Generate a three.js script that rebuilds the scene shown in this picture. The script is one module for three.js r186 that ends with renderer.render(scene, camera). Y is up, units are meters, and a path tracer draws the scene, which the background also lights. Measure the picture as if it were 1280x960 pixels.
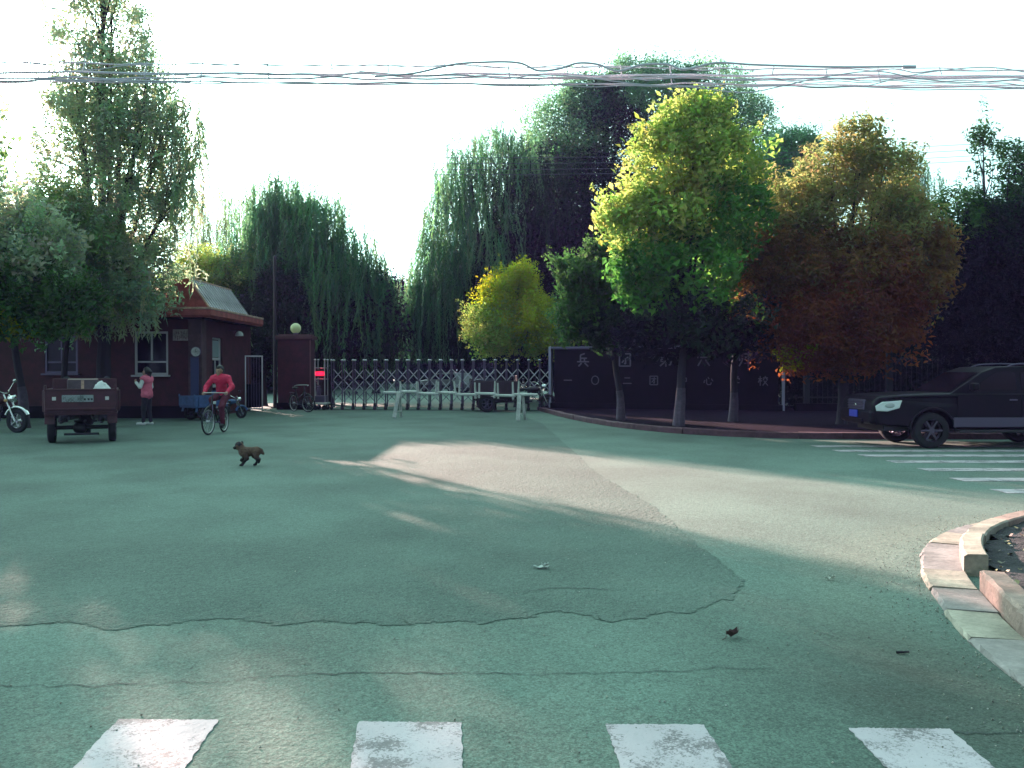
import * as THREE from 'three';
import { mergeGeometries } from 'three/addons/utils/BufferGeometryUtils.js';
import { RoundedBoxGeometry } from 'three/addons/geometries/RoundedBoxGeometry.js';
import { ImprovedNoise } from 'three/addons/math/ImprovedNoise.js';

// ------------------------------------------------------------------ camera, sky, sun, exposure
const scene = new THREE.Scene();
const FOCAL = 1108, PITCH = 0.01534, EYE = 1.6;              // focal length in pixels of a 1280 x 960 picture
const camera = new THREE.PerspectiveCamera(2 * Math.atan(480 / FOCAL) * 180 / Math.PI, 4 / 3, 0.1, 1500);
camera.position.set(0, EYE, 0); camera.rotation.x = -PITCH;
scene.add(camera);
const SUN_AZ = -0.535, SUN_EL = 16.2 * Math.PI / 180;
const toSun = new THREE.Vector3(Math.sin(SUN_AZ) * Math.cos(SUN_EL), Math.sin(SUN_EL), -Math.cos(SUN_AZ) * Math.cos(SUN_EL));
{ // pale evening air: bright round the sun, dimmer behind the camera
  const W = 512, H = 256, d = new Float32Array(W * H * 4), v = new THREE.Vector3();
  for (let r = 0; r < H; r++) for (let c = 0; c < W; c++) {
    const el = ((r + 0.5) / H - 0.5) * Math.PI, az = ((c + 0.5) / W - 0.5) * 2 * Math.PI;
    v.set(Math.cos(el) * Math.cos(az), Math.sin(el), Math.cos(el) * Math.sin(az));
    const k = v.dot(toSun), t = (k + 1) / 2;
    let b = 0.042 + 0.248 * Math.pow(t, 1.75) + 0.85 * Math.pow(Math.max(0, k), 12) + 2.2 * Math.pow(Math.max(0, k), 90);
    const g = Math.min(1, Math.max(0, k)), o = (r * W + c) * 4;
    d[o] = b * (1.12 + 0.2 * g); d[o + 1] = b * 2.05; d[o + 2] = b * (2.02 - 0.1 * g); d[o + 3] = 1;
  }
  const sky = new THREE.DataTexture(d, W, H, THREE.RGBAFormat, THREE.FloatType);
  sky.mapping = THREE.EquirectangularReflectionMapping; sky.magFilter = THREE.LinearFilter; sky.needsUpdate = true;
  scene.background = sky; scene.environment = sky;
}
const sun = new THREE.DirectionalLight(new THREE.Color().setRGB(1, 0.68, 0.61), 5);
sun.position.copy(toSun).multiplyScalar(120).add(new THREE.Vector3(0, 0, -30)); sun.target.position.set(0, 0, -30);
sun.castShadow = true; sun.shadow.mapSize.set(4096, 4096);
Object.assign(sun.shadow.camera, { left: -60, right: 60, top: 60, bottom: -60, near: 1, far: 400 });
scene.add(sun, sun.target);
scene.fog = new THREE.FogExp2(new THREE.Color().setRGB(0.46, 0.34, 1.0), 0.00046);
const renderer = new THREE.WebGLRenderer({ antialias: true });
renderer.shadowMap.enabled = true;
renderer.toneMapping = THREE.LinearToneMapping;
renderer.toneMappingExposure = 4.6;

// ------------------------------------------------------------------ helpers
let seed = 7;
function reseed(n) { seed = n >>> 0; }
function R() { seed = (seed + 0x6D2B79F5) | 0; let t = Math.imul(seed ^ (seed >>> 15), 1 | seed); t = (t + Math.imul(t ^ (t >>> 7), 61 | t)) ^ t; return ((t ^ (t >>> 14)) >>> 0) / 4294967296; }
const rr = (a, b) => a + (b - a) * R();
const V = (x, y, z) => new THREE.Vector3(x, y, z);
const noise = new ImprovedNoise();
const fbm = (x, y, z, n = 4) => { let s = 0, a = 0.5, f = 1; for (let i = 0; i < n; i++) { s += a * noise.noise(x * f, y * f, z * f); a *= 0.5; f *= 2.03; } return s; };
// a place at a given distance ahead, and a place on the ground, from where they stand in a 1280 x 960 picture
function ray(px, py) { const a = (px - 640) / FOCAL, b = -(py - 480) / FOCAL, c = Math.cos(PITCH), s = Math.sin(PITCH); return V(a, b * c - s, -b * s - c); }
function at(px, py, d) { const r = ray(px, py); return r.multiplyScalar(d / -r.z).add(camera.position); }
function ground(px, py, y = 0) { const r = ray(px, py); return r.multiplyScalar((y - EYE) / r.y).add(camera.position); }
const used = {};
function numbered(name) { const n = used[name] = (used[name] ?? -1) + 1; return n ? `${name}_${String(n).padStart(3, '0')}` : name; }
function tag(o, label, category, group) { o.userData = { label, category }; if (group) o.userData.group = group; return o; }
function thing(name, label, category, pos = [0, 0, 0], turn = 0, group) {
  const o = new THREE.Group(); o.name = numbered(name); o.position.set(...pos); o.rotation.y = turn; scene.add(o);
  return tag(o, label, category, group);
}
function structure(name, o) { o.name = numbered(name); o.userData.kind = 'structure'; scene.add(o); return o; }
function plain(g) {
  g = g.index ? g.toNonIndexed() : g;
  for (const k of Object.keys(g.attributes)) if (!['position', 'normal', 'uv', 'color'].includes(k)) g.deleteAttribute(k);
  return g;
}
function metres(g) { // uv in metres from the dominant direction of each face
  const p = g.attributes.position, n = g.attributes.normal, uv = new Float32Array(p.count * 2);
  for (let i = 0; i < p.count; i++) {
    const ax = Math.abs(n.getX(i)), ay = Math.abs(n.getY(i)), az = Math.abs(n.getZ(i));
    const [u, v] = ay >= ax && ay >= az ? [p.getX(i), p.getZ(i)] : ax > az ? [p.getZ(i), p.getY(i)] : [p.getX(i), p.getY(i)];
    uv[2 * i] = u; uv[2 * i + 1] = v;
  }
  g.setAttribute('uv', new THREE.BufferAttribute(uv, 2)); return g;
}
function join(gs) { gs = [gs].flat(9).map(plain); const g = gs.length > 1 ? mergeGeometries(gs) : gs[0]; return metres(g); }
function mesh(gs, m) { const o = new THREE.Mesh(join(gs), m); o.castShadow = o.receiveShadow = true; return o; }
function part(name, gs, m, parent, label) { const o = mesh(gs, m); o.name = name; parent.add(o); if (label) o.userData.label = label; return o; }
function one(name, gs, m, label, category, group) { const o = mesh(gs, m); o.name = numbered(name); scene.add(o); return tag(o, label, category, group); }
function bx(w, h, d, x = 0, y = 0, z = 0, rx = 0, ry = 0, rz = 0, r = 0.01) {
  const m = Math.min(w, h, d), g = new RoundedBoxGeometry(w, h, d, 1, Math.min(r, m * 0.3));
  return g.applyMatrix4(new THREE.Matrix4().makeRotationFromEuler(new THREE.Euler(rx, ry, rz))).translate(x, y, z);
}
function bar(a, b, r0, r1 = r0, seg = 8, caps = true) {
  const d = b.clone().sub(a), g = new THREE.CylinderGeometry(r1, r0, d.length(), seg, 1, !caps);
  return g.applyQuaternion(new THREE.Quaternion().setFromUnitVectors(V(0, 1, 0), d.normalize())).translate((a.x + b.x) / 2, (a.y + b.y) / 2, (a.z + b.z) / 2);
}
function strut(a, b, w, h) { // a flat bar from a to b
  const d = b.clone().sub(a), g = new RoundedBoxGeometry(w, d.length(), h, 1, Math.min(w, h) * 0.25);
  return g.applyQuaternion(new THREE.Quaternion().setFromUnitVectors(V(0, 1, 0), d.normalize())).translate((a.x + b.x) / 2, (a.y + b.y) / 2, (a.z + b.z) / 2);
}
function tube(pts, r, seg = 24, sides = 7, closed = false) { return new THREE.TubeGeometry(new THREE.CatmullRomCurve3(pts, closed), seg, r, sides, closed); }
function taper(pts, r0, r1, seg = 12, sides = 8, knob = 0) { // a limb that thins from r0 to r1
  const c = new THREE.CatmullRomCurve3(pts), g = new THREE.TubeGeometry(c, seg, 1, sides), p = g.attributes.position;
  for (let i = 0; i <= seg; i++) {
    const o = c.getPointAt(i / seg), t = i / seg, r = (r0 + (r1 - r0) * Math.pow(t, 0.8)) * (1 + knob * Math.max(0, 1 - t * 7));
    for (let j = 0; j <= sides; j++) { const k = i * (sides + 1) + j, w = 1 + 0.08 * noise.noise(k * 0.37, r * 40, t * 9); p.setXYZ(k, o.x + (p.getX(k) - o.x) * r * w, o.y + (p.getY(k) - o.y) * r * w, o.z + (p.getZ(k) - o.z) * r * w); }
  }
  g.computeVertexNormals(); return g;
}
function ball(r, x, y, z, sx = 1, sy = 1, sz = 1, n = 12) { return new THREE.SphereGeometry(r, n, Math.ceil(n * 0.7)).scale(sx, sy, sz).translate(x, y, z); }
function prism(pts, depth, bevel = 0) { // outline in x, y pushed along z, centred
  const s = new THREE.Shape(pts.map((p) => new THREE.Vector2(...p)));
  return new THREE.ExtrudeGeometry(s, { depth: depth - 2 * bevel, bevelEnabled: bevel > 0, bevelThickness: bevel, bevelSize: bevel, bevelOffset: -bevel, bevelSegments: 2, curveSegments: 12 }).translate(0, 0, -depth / 2 + bevel);
}
// tileable noise
function lattice(n, s) { reseed(s); const a = new Float32Array(n * n); for (let i = 0; i < a.length; i++) a[i] = R(); return (x, y) => { const xi = Math.floor(x), yi = Math.floor(y), fx = x - xi, fy = y - yi, u = fx * fx * (3 - 2 * fx), v = fy * fy * (3 - 2 * fy), g = (i, j) => a[((j % n + n) % n) * n + ((i % n + n) % n)]; return (g(xi, yi) * (1 - u) + g(xi + 1, yi) * u) * (1 - v) + (g(xi, yi + 1) * (1 - u) + g(xi + 1, yi + 1) * u) * v; }; }
function octaves(base, count, s, gain = 0.55) { const l = []; for (let i = 0, n = base; i < count; i++, n *= 2) l.push([lattice(n, s + i), n]); return (u, v) => { let t = 0, a = 1, w = 0; for (const [f, n] of l) { t += a * f(u * n, v * n); w += a; a *= gain; } return t / w; }; }
function texture(size, fn, repeat, color) {
  const d = new Uint8Array(size * size * 4);
  for (let j = 0; j < size; j++) for (let i = 0; i < size; i++) { const c = fn(i / size, j / size), o = (j * size + i) * 4; for (let k = 0; k < 3; k++) d[o + k] = Math.max(0, Math.min(255, (Array.isArray(c) ? c[k] : c) * 255)); d[o + 3] = 255; }
  const t = new THREE.DataTexture(d, size, size); t.wrapS = t.wrapT = THREE.RepeatWrapping; t.magFilter = THREE.LinearFilter; t.minFilter = THREE.LinearMipmapLinearFilter; t.generateMipmaps = true;
  if (color) t.colorSpace = THREE.SRGBColorSpace; t.repeat.set(repeat, repeat); t.needsUpdate = true; return t;
}
function again(t, repeat) { const c = t.clone(); c.repeat.set(repeat, repeat); c.needsUpdate = true; return c; }
const grain = octaves(64, 4, 11, 0.8), cloud = octaves(4, 6, 31), patchy = octaves(8, 5, 51, 0.62), cells = octaves(128, 2, 71, 0.9);
const tGrain = texture(1024, (u, v) => { const g = grain(u, v); return 0.35 + 0.75 * (g - 0.5) * 1.5 + 0.3; }, 0.5);
const grit = octaves(256, 3, 91, 0.95);
const tAsphalt = texture(2048, (u, v) => { const g = grit(u * 2, v * 2), h = grain(u * 2, v * 2), c = cloud(u, v), q = cells(u * 4, v * 4), w = cells(u * 1.3, v * 1.3); let k = 0.80 + 0.26 * (c - 0.5) + 0.75 * (g - 0.5) + 0.22 * (h - 0.5); if (q > 0.8) k += (q - 0.8) * 2.2; if (q < 0.2) k -= (0.2 - q) * 2.4; if (w < 0.12) k -= (0.12 - w) * 3.5; return k; }, 1 / 5, true);
const tMottle = texture(1024, (u, v) => 0.84 + 0.5 * (patchy(u, v) - 0.5) + 0.22 * (grain(u, v) - 0.5), 0.5, true);
const tPaint = texture(1024, (u, v) => { const a = patchy(u, v), g = grain(u * 2, v * 2), q = a * 0.55 + g * 0.45; const w = Math.min(1, Math.max(0, (q - 0.38) * 9)); return 0.55 + 0.37 * w + 0.16 * (cloud(u, v) - 0.5); }, 0.7, true);
const tBark = texture(512, (u, v) => { const g = cells(u * 0.5, v * 0.06), h = patchy(u, v); return 0.5 + 0.6 * (g - 0.5) + 0.5 * (h - 0.5); }, 1.2);
function mat(r, g, b, o = {}) { const { physical, ...rest } = o; const m = new (physical ? THREE.MeshPhysicalMaterial : THREE.MeshStandardMaterial)({ roughness: 0.7, ...rest }); m.color.setRGB(r, g, b); return m; }
const M = {
  asphalt: mat(0.118, 0.177, 0.147, { map: tAsphalt, bumpMap: tGrain, bumpScale: 0.006, roughness: 0.92, vertexColors: true }),
  overlay: mat(0.104, 0.154, 0.130, { map: again(tAsphalt, 1 / 4.3), bumpMap: again(tGrain, 0.35), bumpScale: 0.018, roughness: 0.95, vertexColors: true }),
  soil: mat(0.04, 0.032, 0.04, { map: tMottle, bumpMap: tGrain, bumpScale: 0.02, roughness: 1 }),
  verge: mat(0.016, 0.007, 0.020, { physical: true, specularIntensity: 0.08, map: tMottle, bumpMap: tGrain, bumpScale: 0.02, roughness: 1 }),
  paint: mat(0.46, 0.385, 0.425, { map: tPaint, bumpMap: tGrain, bumpScale: 0.003, roughness: 0.75 }),
  concrete: mat(0.40, 0.33, 0.27, { map: tMottle, bumpMap: tGrain, bumpScale: 0.004, roughness: 0.9 }),
  concrete2: mat(0.28, 0.235, 0.23, { map: again(tMottle, 0.37), bumpMap: tGrain, bumpScale: 0.004, roughness: 0.9 }),
  pinkStone: mat(0.37, 0.235, 0.20, { map: tMottle, bumpMap: tGrain, bumpScale: 0.004, roughness: 0.85 }),
  redKerb: mat(0.13, 0.05, 0.075, { map: tMottle, bumpMap: tGrain, bumpScale: 0.004, roughness: 0.85 }),
  bark: mat(0.028, 0.02, 0.032, { bumpMap: tBark, bumpScale: 0.02, roughness: 0.95 }),
  lime: mat(0.115, 0.08, 0.12, { map: tMottle, bumpMap: tBark, bumpScale: 0.01, roughness: 0.95 }),
  redWall: mat(0.075, 0.009, 0.022, { map: tMottle, bumpMap: tGrain, bumpScale: 0.003, roughness: 0.75 }),
  redTrim: mat(0.42, 0.095, 0.09, { map: tMottle, roughness: 0.7 }),
  cream: mat(0.60, 0.38, 0.29, { map: tMottle, roughness: 0.7 }),
  roofTile: mat(0.44, 0.42, 0.46, { map: tMottle, roughness: 0.35 }),
  whiteFrame: mat(0.42, 0.40, 0.43, { roughness: 0.45 }),
  darkGlass: mat(0.006, 0.005, 0.011, { physical: true, specularIntensity: 0.45, roughness: 0.08 }),
  steel: mat(0.42, 0.42, 0.44, { metalness: 0.9, roughness: 0.32 }),
  dullSteel: mat(0.11, 0.09, 0.15, { metalness: 0.7, roughness: 0.42 }),
  chrome: mat(0.7, 0.7, 0.7, { metalness: 1, roughness: 0.14 }),
  rubber: mat(0.012, 0.011, 0.016, { roughness: 0.85 }),
  black: mat(0.012, 0.011, 0.017, { roughness: 0.5 }),
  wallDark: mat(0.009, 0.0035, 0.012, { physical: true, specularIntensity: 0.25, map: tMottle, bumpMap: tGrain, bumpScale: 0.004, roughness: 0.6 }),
  white: mat(0.7, 0.7, 0.7, { map: tMottle, roughness: 0.6 }),
  barrier: mat(0.66, 0.66, 0.64, { map: tMottle, roughness: 0.6 }),
  cable: mat(0.52, 0.50, 0.56, { roughness: 0.7 }),
  wire: mat(0.10, 0.10, 0.14, { roughness: 0.7 }),
  skin: mat(0.34, 0.19, 0.14, { roughness: 0.6 }),
  hair: mat(0.012, 0.009, 0.012, { roughness: 0.55 }),
  pinkVest: mat(0.62, 0.12, 0.20, { roughness: 0.8 }),
  whiteCloth: mat(0.62, 0.62, 0.62, { roughness: 0.9 }),
  redCloth: mat(0.55, 0.018, 0.07, { roughness: 0.8 }),
  navyCloth: mat(0.018, 0.014, 0.03, { roughness: 0.9 }),
  shoe: mat(0.5, 0.5, 0.5, { roughness: 0.7 }),
  redPaint: mat(0.085, 0.014, 0.03, { map: tMottle, roughness: 0.45 }),
  bluePaint: mat(0.06, 0.12, 0.32, { map: tMottle, roughness: 0.55 }),
  purplePaint: mat(0.045, 0.014, 0.035, { map: tMottle, roughness: 0.5 }),
};
// ------------------------------------------------------------------ the ground
const lowTone = (x, z) => 1 + 0.40 * fbm(x * 0.16, 3.1, z * 0.16, 3) + 0.36 * fbm(x * 0.8, 9.3, z * 0.5, 4);
function tint(x, z, k = 1) {
  let t = lowTone(x, z) * k;
  const dk = Math.hypot((x - 2.1) / 0.9, (z + 4.6) / 1.3); t *= 1 - 0.55 * Math.exp(-dk * dk) * (1 + fbm(x * 3, 1, z * 3));   // oily stain by the kerb
  const dust = Math.exp(-Math.pow((Math.hypot(x - 6.6, z + 5.2) - 4.35) / 0.35, 2)); // dusty edge along the gutter
  return [t * (1 + 0.35 * dust), t * (1 + 0.16 * dust), t * (1 + 0.12 * dust)];
}
function sheet(xs, zs, y, keep) {
  const pos = [], col = [], idx = [], nx = xs.length;
  for (const z of zs) for (const x of xs) { pos.push(x, y, z); col.push(...tint(x, z)); }
  for (let j = 0; j + 1 < zs.length; j++) for (let i = 0; i + 1 < nx; i++) { const a = j * nx + i; idx.push(a, a + nx, a + 1, a + 1, a + nx, a + nx + 1); }
  const g = new THREE.BufferGeometry();
  g.setAttribute('position', new THREE.Float32BufferAttribute(pos, 3)); g.setAttribute('color', new THREE.Float32BufferAttribute(col, 3)); g.setIndex(idx); g.computeVertexNormals();
  const n = g.attributes.normal; if (n.getY(0) < 0) { g.setIndex(idx.reverse()); g.computeVertexNormals(); }
  return g;
}
const steps = (a, b, s) => { const r = []; for (let x = a; x < b - 1e-6; x += s) r.push(x); r.push(b); return r; };
{
  const big = new THREE.PlaneGeometry(1600, 1600).rotateX(-Math.PI / 2).translate(0, -0.03, -300);
  structure('ground', mesh(big, M.soil));
  const road = structure('road', mesh(sheet([-90, -50, -30, ...steps(-18, 18, 0.3), 30, 50, 90], [40, 20, ...steps(2, -40, -0.3).length > 1 ? [] : [], ...Array.from({ length: 150 }, (_, i) => 4 - i * 0.3), -50, -70, -100, -160], 0), M.asphalt));
  // the newer, coarser layer of asphalt that ends in a ragged edge
  const edge = [[-400, 795], [-120, 788], [0, 784], [60, 781], [105, 780], [140, 783], [200, 782], [250, 776], [300, 774], [360, 777], [430, 777], [500, 780], [545, 781], [590, 777], [640, 773], [690, 767], [730, 769], [770, 773], [820, 769], [870, 763], [905, 752], [926, 738], [924, 722], [905, 706], [882, 690], [850, 662], [815, 632], [775, 608], [742, 588], [722, 568], [704, 553], [690, 540], [672, 527], [640, 517]];
  const pts = [];
  reseed(5);
  const eg = edge.map(([x, y]) => { const p = ground(x, y, 0.004); return new THREE.Vector2(p.x, p.z); });
  const spl = new THREE.SplineCurve(eg);
  for (const p of spl.getPoints(700)) pts.push(new THREE.Vector2(p.x + 0.08 * fbm(p.x * 5, 1, p.y * 5) + rr(-1, 1) * 0.02, p.y + 0.26 * fbm(p.x * 2.3, 7, p.y * 2.3, 5) + rr(-1, 1) * 0.026));
  pts.push(new THREE.Vector2(-2, -36), new THREE.Vector2(-26, -36), new THREE.Vector2(-26, -8));
  const clip = (poly, ax, lim, keepLess) => { const out = []; for (let i = 0; i < poly.length; i++) { const p = poly[i], q = poly[(i + 1) % poly.length], a = keepLess ? lim - p[ax] : p[ax] - lim, c = keepLess ? lim - q[ax] : q[ax] - lim; if (a >= 0) out.push(p); if ((a >= 0) !== (c >= 0)) { const t = a / (a - c); out.push({ x: p.x + (q.x - p.x) * t, y: p.y + (q.y - p.y) * t }); } } return out; };
  const front = spl.getPoints(120), toEdge = (x, z) => Math.sqrt(front.reduce((m, p) => Math.min(m, (p.x - x) ** 2 + (p.y - z) ** 2), 1e9));
  const age = (x, z) => { const d = toEdge(x, z), t = lowTone(x, z) * (0.90 + 0.26 * Math.min(1, Math.max(0, (d - 1.2 - 1.6 * fbm(x * 0.5, 4, z * 0.5)) / 4.5))); return [t, t, t]; };
  const pos = [], col = [], S = 0.45, outline = pts.map((p) => ({ x: p.x, y: p.y }));
  for (let z = -36; z < 0; z += S) {
    const row = clip(clip(outline, 'y', z, false), 'y', z + S, true); if (row.length < 3) continue;
    for (let x = -26; x < 6; x += S) { const cell = clip(clip(row, 'x', x, false), 'x', x + S, true); if (cell.length < 3) continue; const v = cell.map((p) => new THREE.Vector2(p.x, p.y)); for (const f of THREE.ShapeUtils.triangulateShape(v, [])) { const [A, B, C] = f.map((k) => v[k]); const up = (B.x - A.x) * (C.y - A.y) - (B.y - A.y) * (C.x - A.x) < 0; for (const p of up ? [A, B, C] : [A, C, B]) { pos.push(p.x, 0.004, p.y); col.push(...age(p.x, p.y)); } } }
  }
  const lg = new THREE.BufferGeometry(); lg.setAttribute('position', new THREE.Float32BufferAttribute(pos, 3)); lg.setAttribute('color', new THREE.Float32BufferAttribute(col, 3)); lg.setAttribute('normal', new THREE.Float32BufferAttribute(pos.map((_, i) => (i % 3 === 1 ? 1 : 0)), 3));
  structure('asphalt_overlay', mesh(lg, M.overlay));
  // the long crack across the near asphalt, and a shorter one beyond it
  const crackMat = mat(0.03, 0.04, 0.04, { roughness: 1 });
  const crack = (list, w, y) => { const c = new THREE.SplineCurve(list.map(([a, b]) => { const p = ground(a, b); return new THREE.Vector2(p.x, p.z); })).getPoints(160), pos = []; const q = c.map((p) => [p.x, p.y + 0.10 * fbm(p.x * 5, 2, 4, 5) + rr(-1, 1) * 0.010, w * Math.max(0.12, 0.55 + 1.6 * fbm(p.x * 3, 5, p.y * 3) + 0.5 * R())]); for (let i = 0; i + 1 < q.length; i++) { const [a, b, s] = q[i], [e, f, t] = q[i + 1]; pos.push(a, y, b + s, e, y, f + t, e, y, f - t, a, y, b + s, e, y, f - t, a, y, b - s); } const g = new THREE.BufferGeometry(); g.setAttribute('position', new THREE.Float32BufferAttribute(pos, 3)); g.setAttribute('uv', new THREE.Float32BufferAttribute(new Float32Array(pos.length / 3 * 2), 2)); g.computeVertexNormals(); return g; };
  reseed(77);
  part('crack', crack([[-60, 858], [120, 857], [260, 853], [330, 847], [420, 842], [560, 842], [700, 843], [860, 838], [960, 835]], 0.0045, 0.004), crackMat, road);
  part('crack', crack([[1060, 915], [1150, 916], [1230, 916], [1340, 914]], 0.006, 0.004), crackMat, road);
  for (const l of [[[480, 641], [500, 637], [530, 640], [560, 636]], [[640, 742], [700, 736], [760, 738]]]) part('crack', crack(l, 0.005, 0.009), crackMat, road);
  part('crack', crack([[925, 741], [960, 748], [985, 766], [1020, 790], [1050, 800]], 0.005, 0.004), crackMat, road);
}
{ // zebra stripes
  const near = structure('zebra_crossing', new THREE.Group()), far = structure('zebra_crossing', new THREE.Group());
  const stripe = (q, parent) => { // four ground corners, ragged edges
    const s = [], n = 44; reseed(Math.round(q[0][0] * 100) + 9);
    for (let k = 0; k < 4; k++) { const a = q[k], b = q[(k + 1) % 4]; for (let i = 0; i < n; i++) { const t = i / n, e = i ? 0.006 : 0; s.push(new THREE.Vector2(a[0] + (b[0] - a[0]) * t + rr(-e, e), -(a[1] + (b[1] - a[1]) * t + rr(-e, e)))); } }
    part('stripe', new THREE.ExtrudeGeometry(new THREE.Shape(s), { depth: 0.004, bevelEnabled: false }).rotateX(-Math.PI / 2).translate(0, 0.001, 0), M.paint, parent);
  };
  const G = (x, y) => { const p = ground(x, y); return [p.x, p.z]; };
  for (const [a, b, c, d, y] of [[148, 273, 92, 232, 901], [449, 577, 437, 578, 904], [757, 880, 776, 915, 907], [1061, 1187, 1108, 1243, 912]]) {
    const A = G(a, y - 1), B = G(b, y), C = G(d, 960), D = G(c, 960), ext = (p, q) => [p[0] + (q[0] - p[0]) * 3.2, p[1] + (q[1] - p[1]) * 3.2];
    stripe([A, ext(A, D), ext(B, C), B], near);
  }
  for (const px of [-1]) { const A = [-2.95, -4.06], B = [-2.47, -4.06]; stripe([A, [-2.95, -1.4], [-2.47, -1.4], B], near); }
  for (const [x, z] of [[6.35, -18.66], [6.43, -17.6], [6.55, -16.6], [6.62, -15.5], [6.6, -14.25], [6.5, -12.95], [6.42, -11.7]]) stripe([[x, z - 0.2], [x + 0.02, z + 0.2], [12.5, z + 0.2], [12.5, z - 0.2]], far);
}
function blocks(name, parent, curve, from, to, length, gap, w, h, y0, mats, jitter, wobble) { // a row of stones along a curve on the ground (x, z), w outwards
  const L = curve.getLength(), n = Math.round((to - from) * L / length);
  for (let i = 0; i < n; i++) {
    const a = from + (to - from) * i / n + gap / 2 / L, b = from + (to - from) * (i + 1) / n - gap / 2 / L, k = 9, top = [], pos = [];
    const dy = rr(-jitter, jitter), off = rr(-1, 1) * wobble, tilt = rr(-1, 1) * jitter;
    const ring = (t, side, y, ch) => { const p = curve.getPointAt(t), d = curve.getTangentAt(t); const nx = -d.y, nz = d.x, s = off + (side ? w - ch : ch); return V(p.x + nx * s, y + tilt * (side ? 1 : -1) * 0.5, p.y + nz * s); };
    const c = 0.014, wear = () => rr(-1, 1) * (h > 0.12 ? 0.007 : 0.005), profile = (t) => [ring(t, 0, y0, 0), ring(t, 0, y0 + h + dy - c * rr(0.7, 2.2), 0).add(V(wear(), 0, wear())), ring(t, 0, y0 + h + dy + wear() * 0.4, c * rr(0.8, 2)), ring(t, 1, y0 + h + dy + wear() * 0.4, c), ring(t, 1, y0 + h + dy - c, 0), ring(t, 1, y0, 0)];
    const rows = []; for (let j = 0; j <= k; j++) rows.push(profile(a + (b - a) * j / k));
    const tri = (p, q, r) => pos.push(p.x, p.y, p.z, q.x, q.y, q.z, r.x, r.y, r.z);
    for (let j = 0; j < k; j++) for (let m = 0; m < 5; m++) { const A = rows[j][m], B = rows[j + 1][m], C = rows[j + 1][m + 1], D = rows[j][m + 1]; tri(A, C, B); tri(A, D, C); }
    for (const [r, f] of [[rows[0], 1], [rows[k], 0]]) for (let m = 1; m < 5; m++) f ? tri(r[0], r[m + 1], r[m]) : tri(r[0], r[m], r[m + 1]);
    const g = new THREE.BufferGeometry(); g.setAttribute('position', new THREE.Float32BufferAttribute(pos, 3)); g.setAttribute('uv', new THREE.Float32BufferAttribute(new Float32Array(pos.length / 3 * 2), 2)); g.computeVertexNormals();
    part(name, g, mats[i % mats.length], parent);
  }
}
const nearCurve = new THREE.SplineCurve([[26, -11.2], [14, -11.0], [9, -10.75], [6.6, -10.2], [5.2, -9.45], [4.25, -8.65], [3.65, -7.85], [3.24, -7.0], [2.94, -6.1], [2.72, -5.3], [2.6, -4.5], [2.55, -3.4], [2.55, 1]].map((p) => new THREE.Vector2(...p)));
const shift = (curve, s, n = 60) => new THREE.SplineCurve(Array.from({ length: n + 1 }, (_, i) => { const p = curve.getPointAt(i / n), d = curve.getTangentAt(i / n); return new THREE.Vector2(p.x - d.y * s, p.y + d.x * s); }));
const inwards = nearCurve.getTangentAt(0.5); // which side the bed lies on
const SIDE = -inwards.y > 0 ? 1 : -1;
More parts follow.
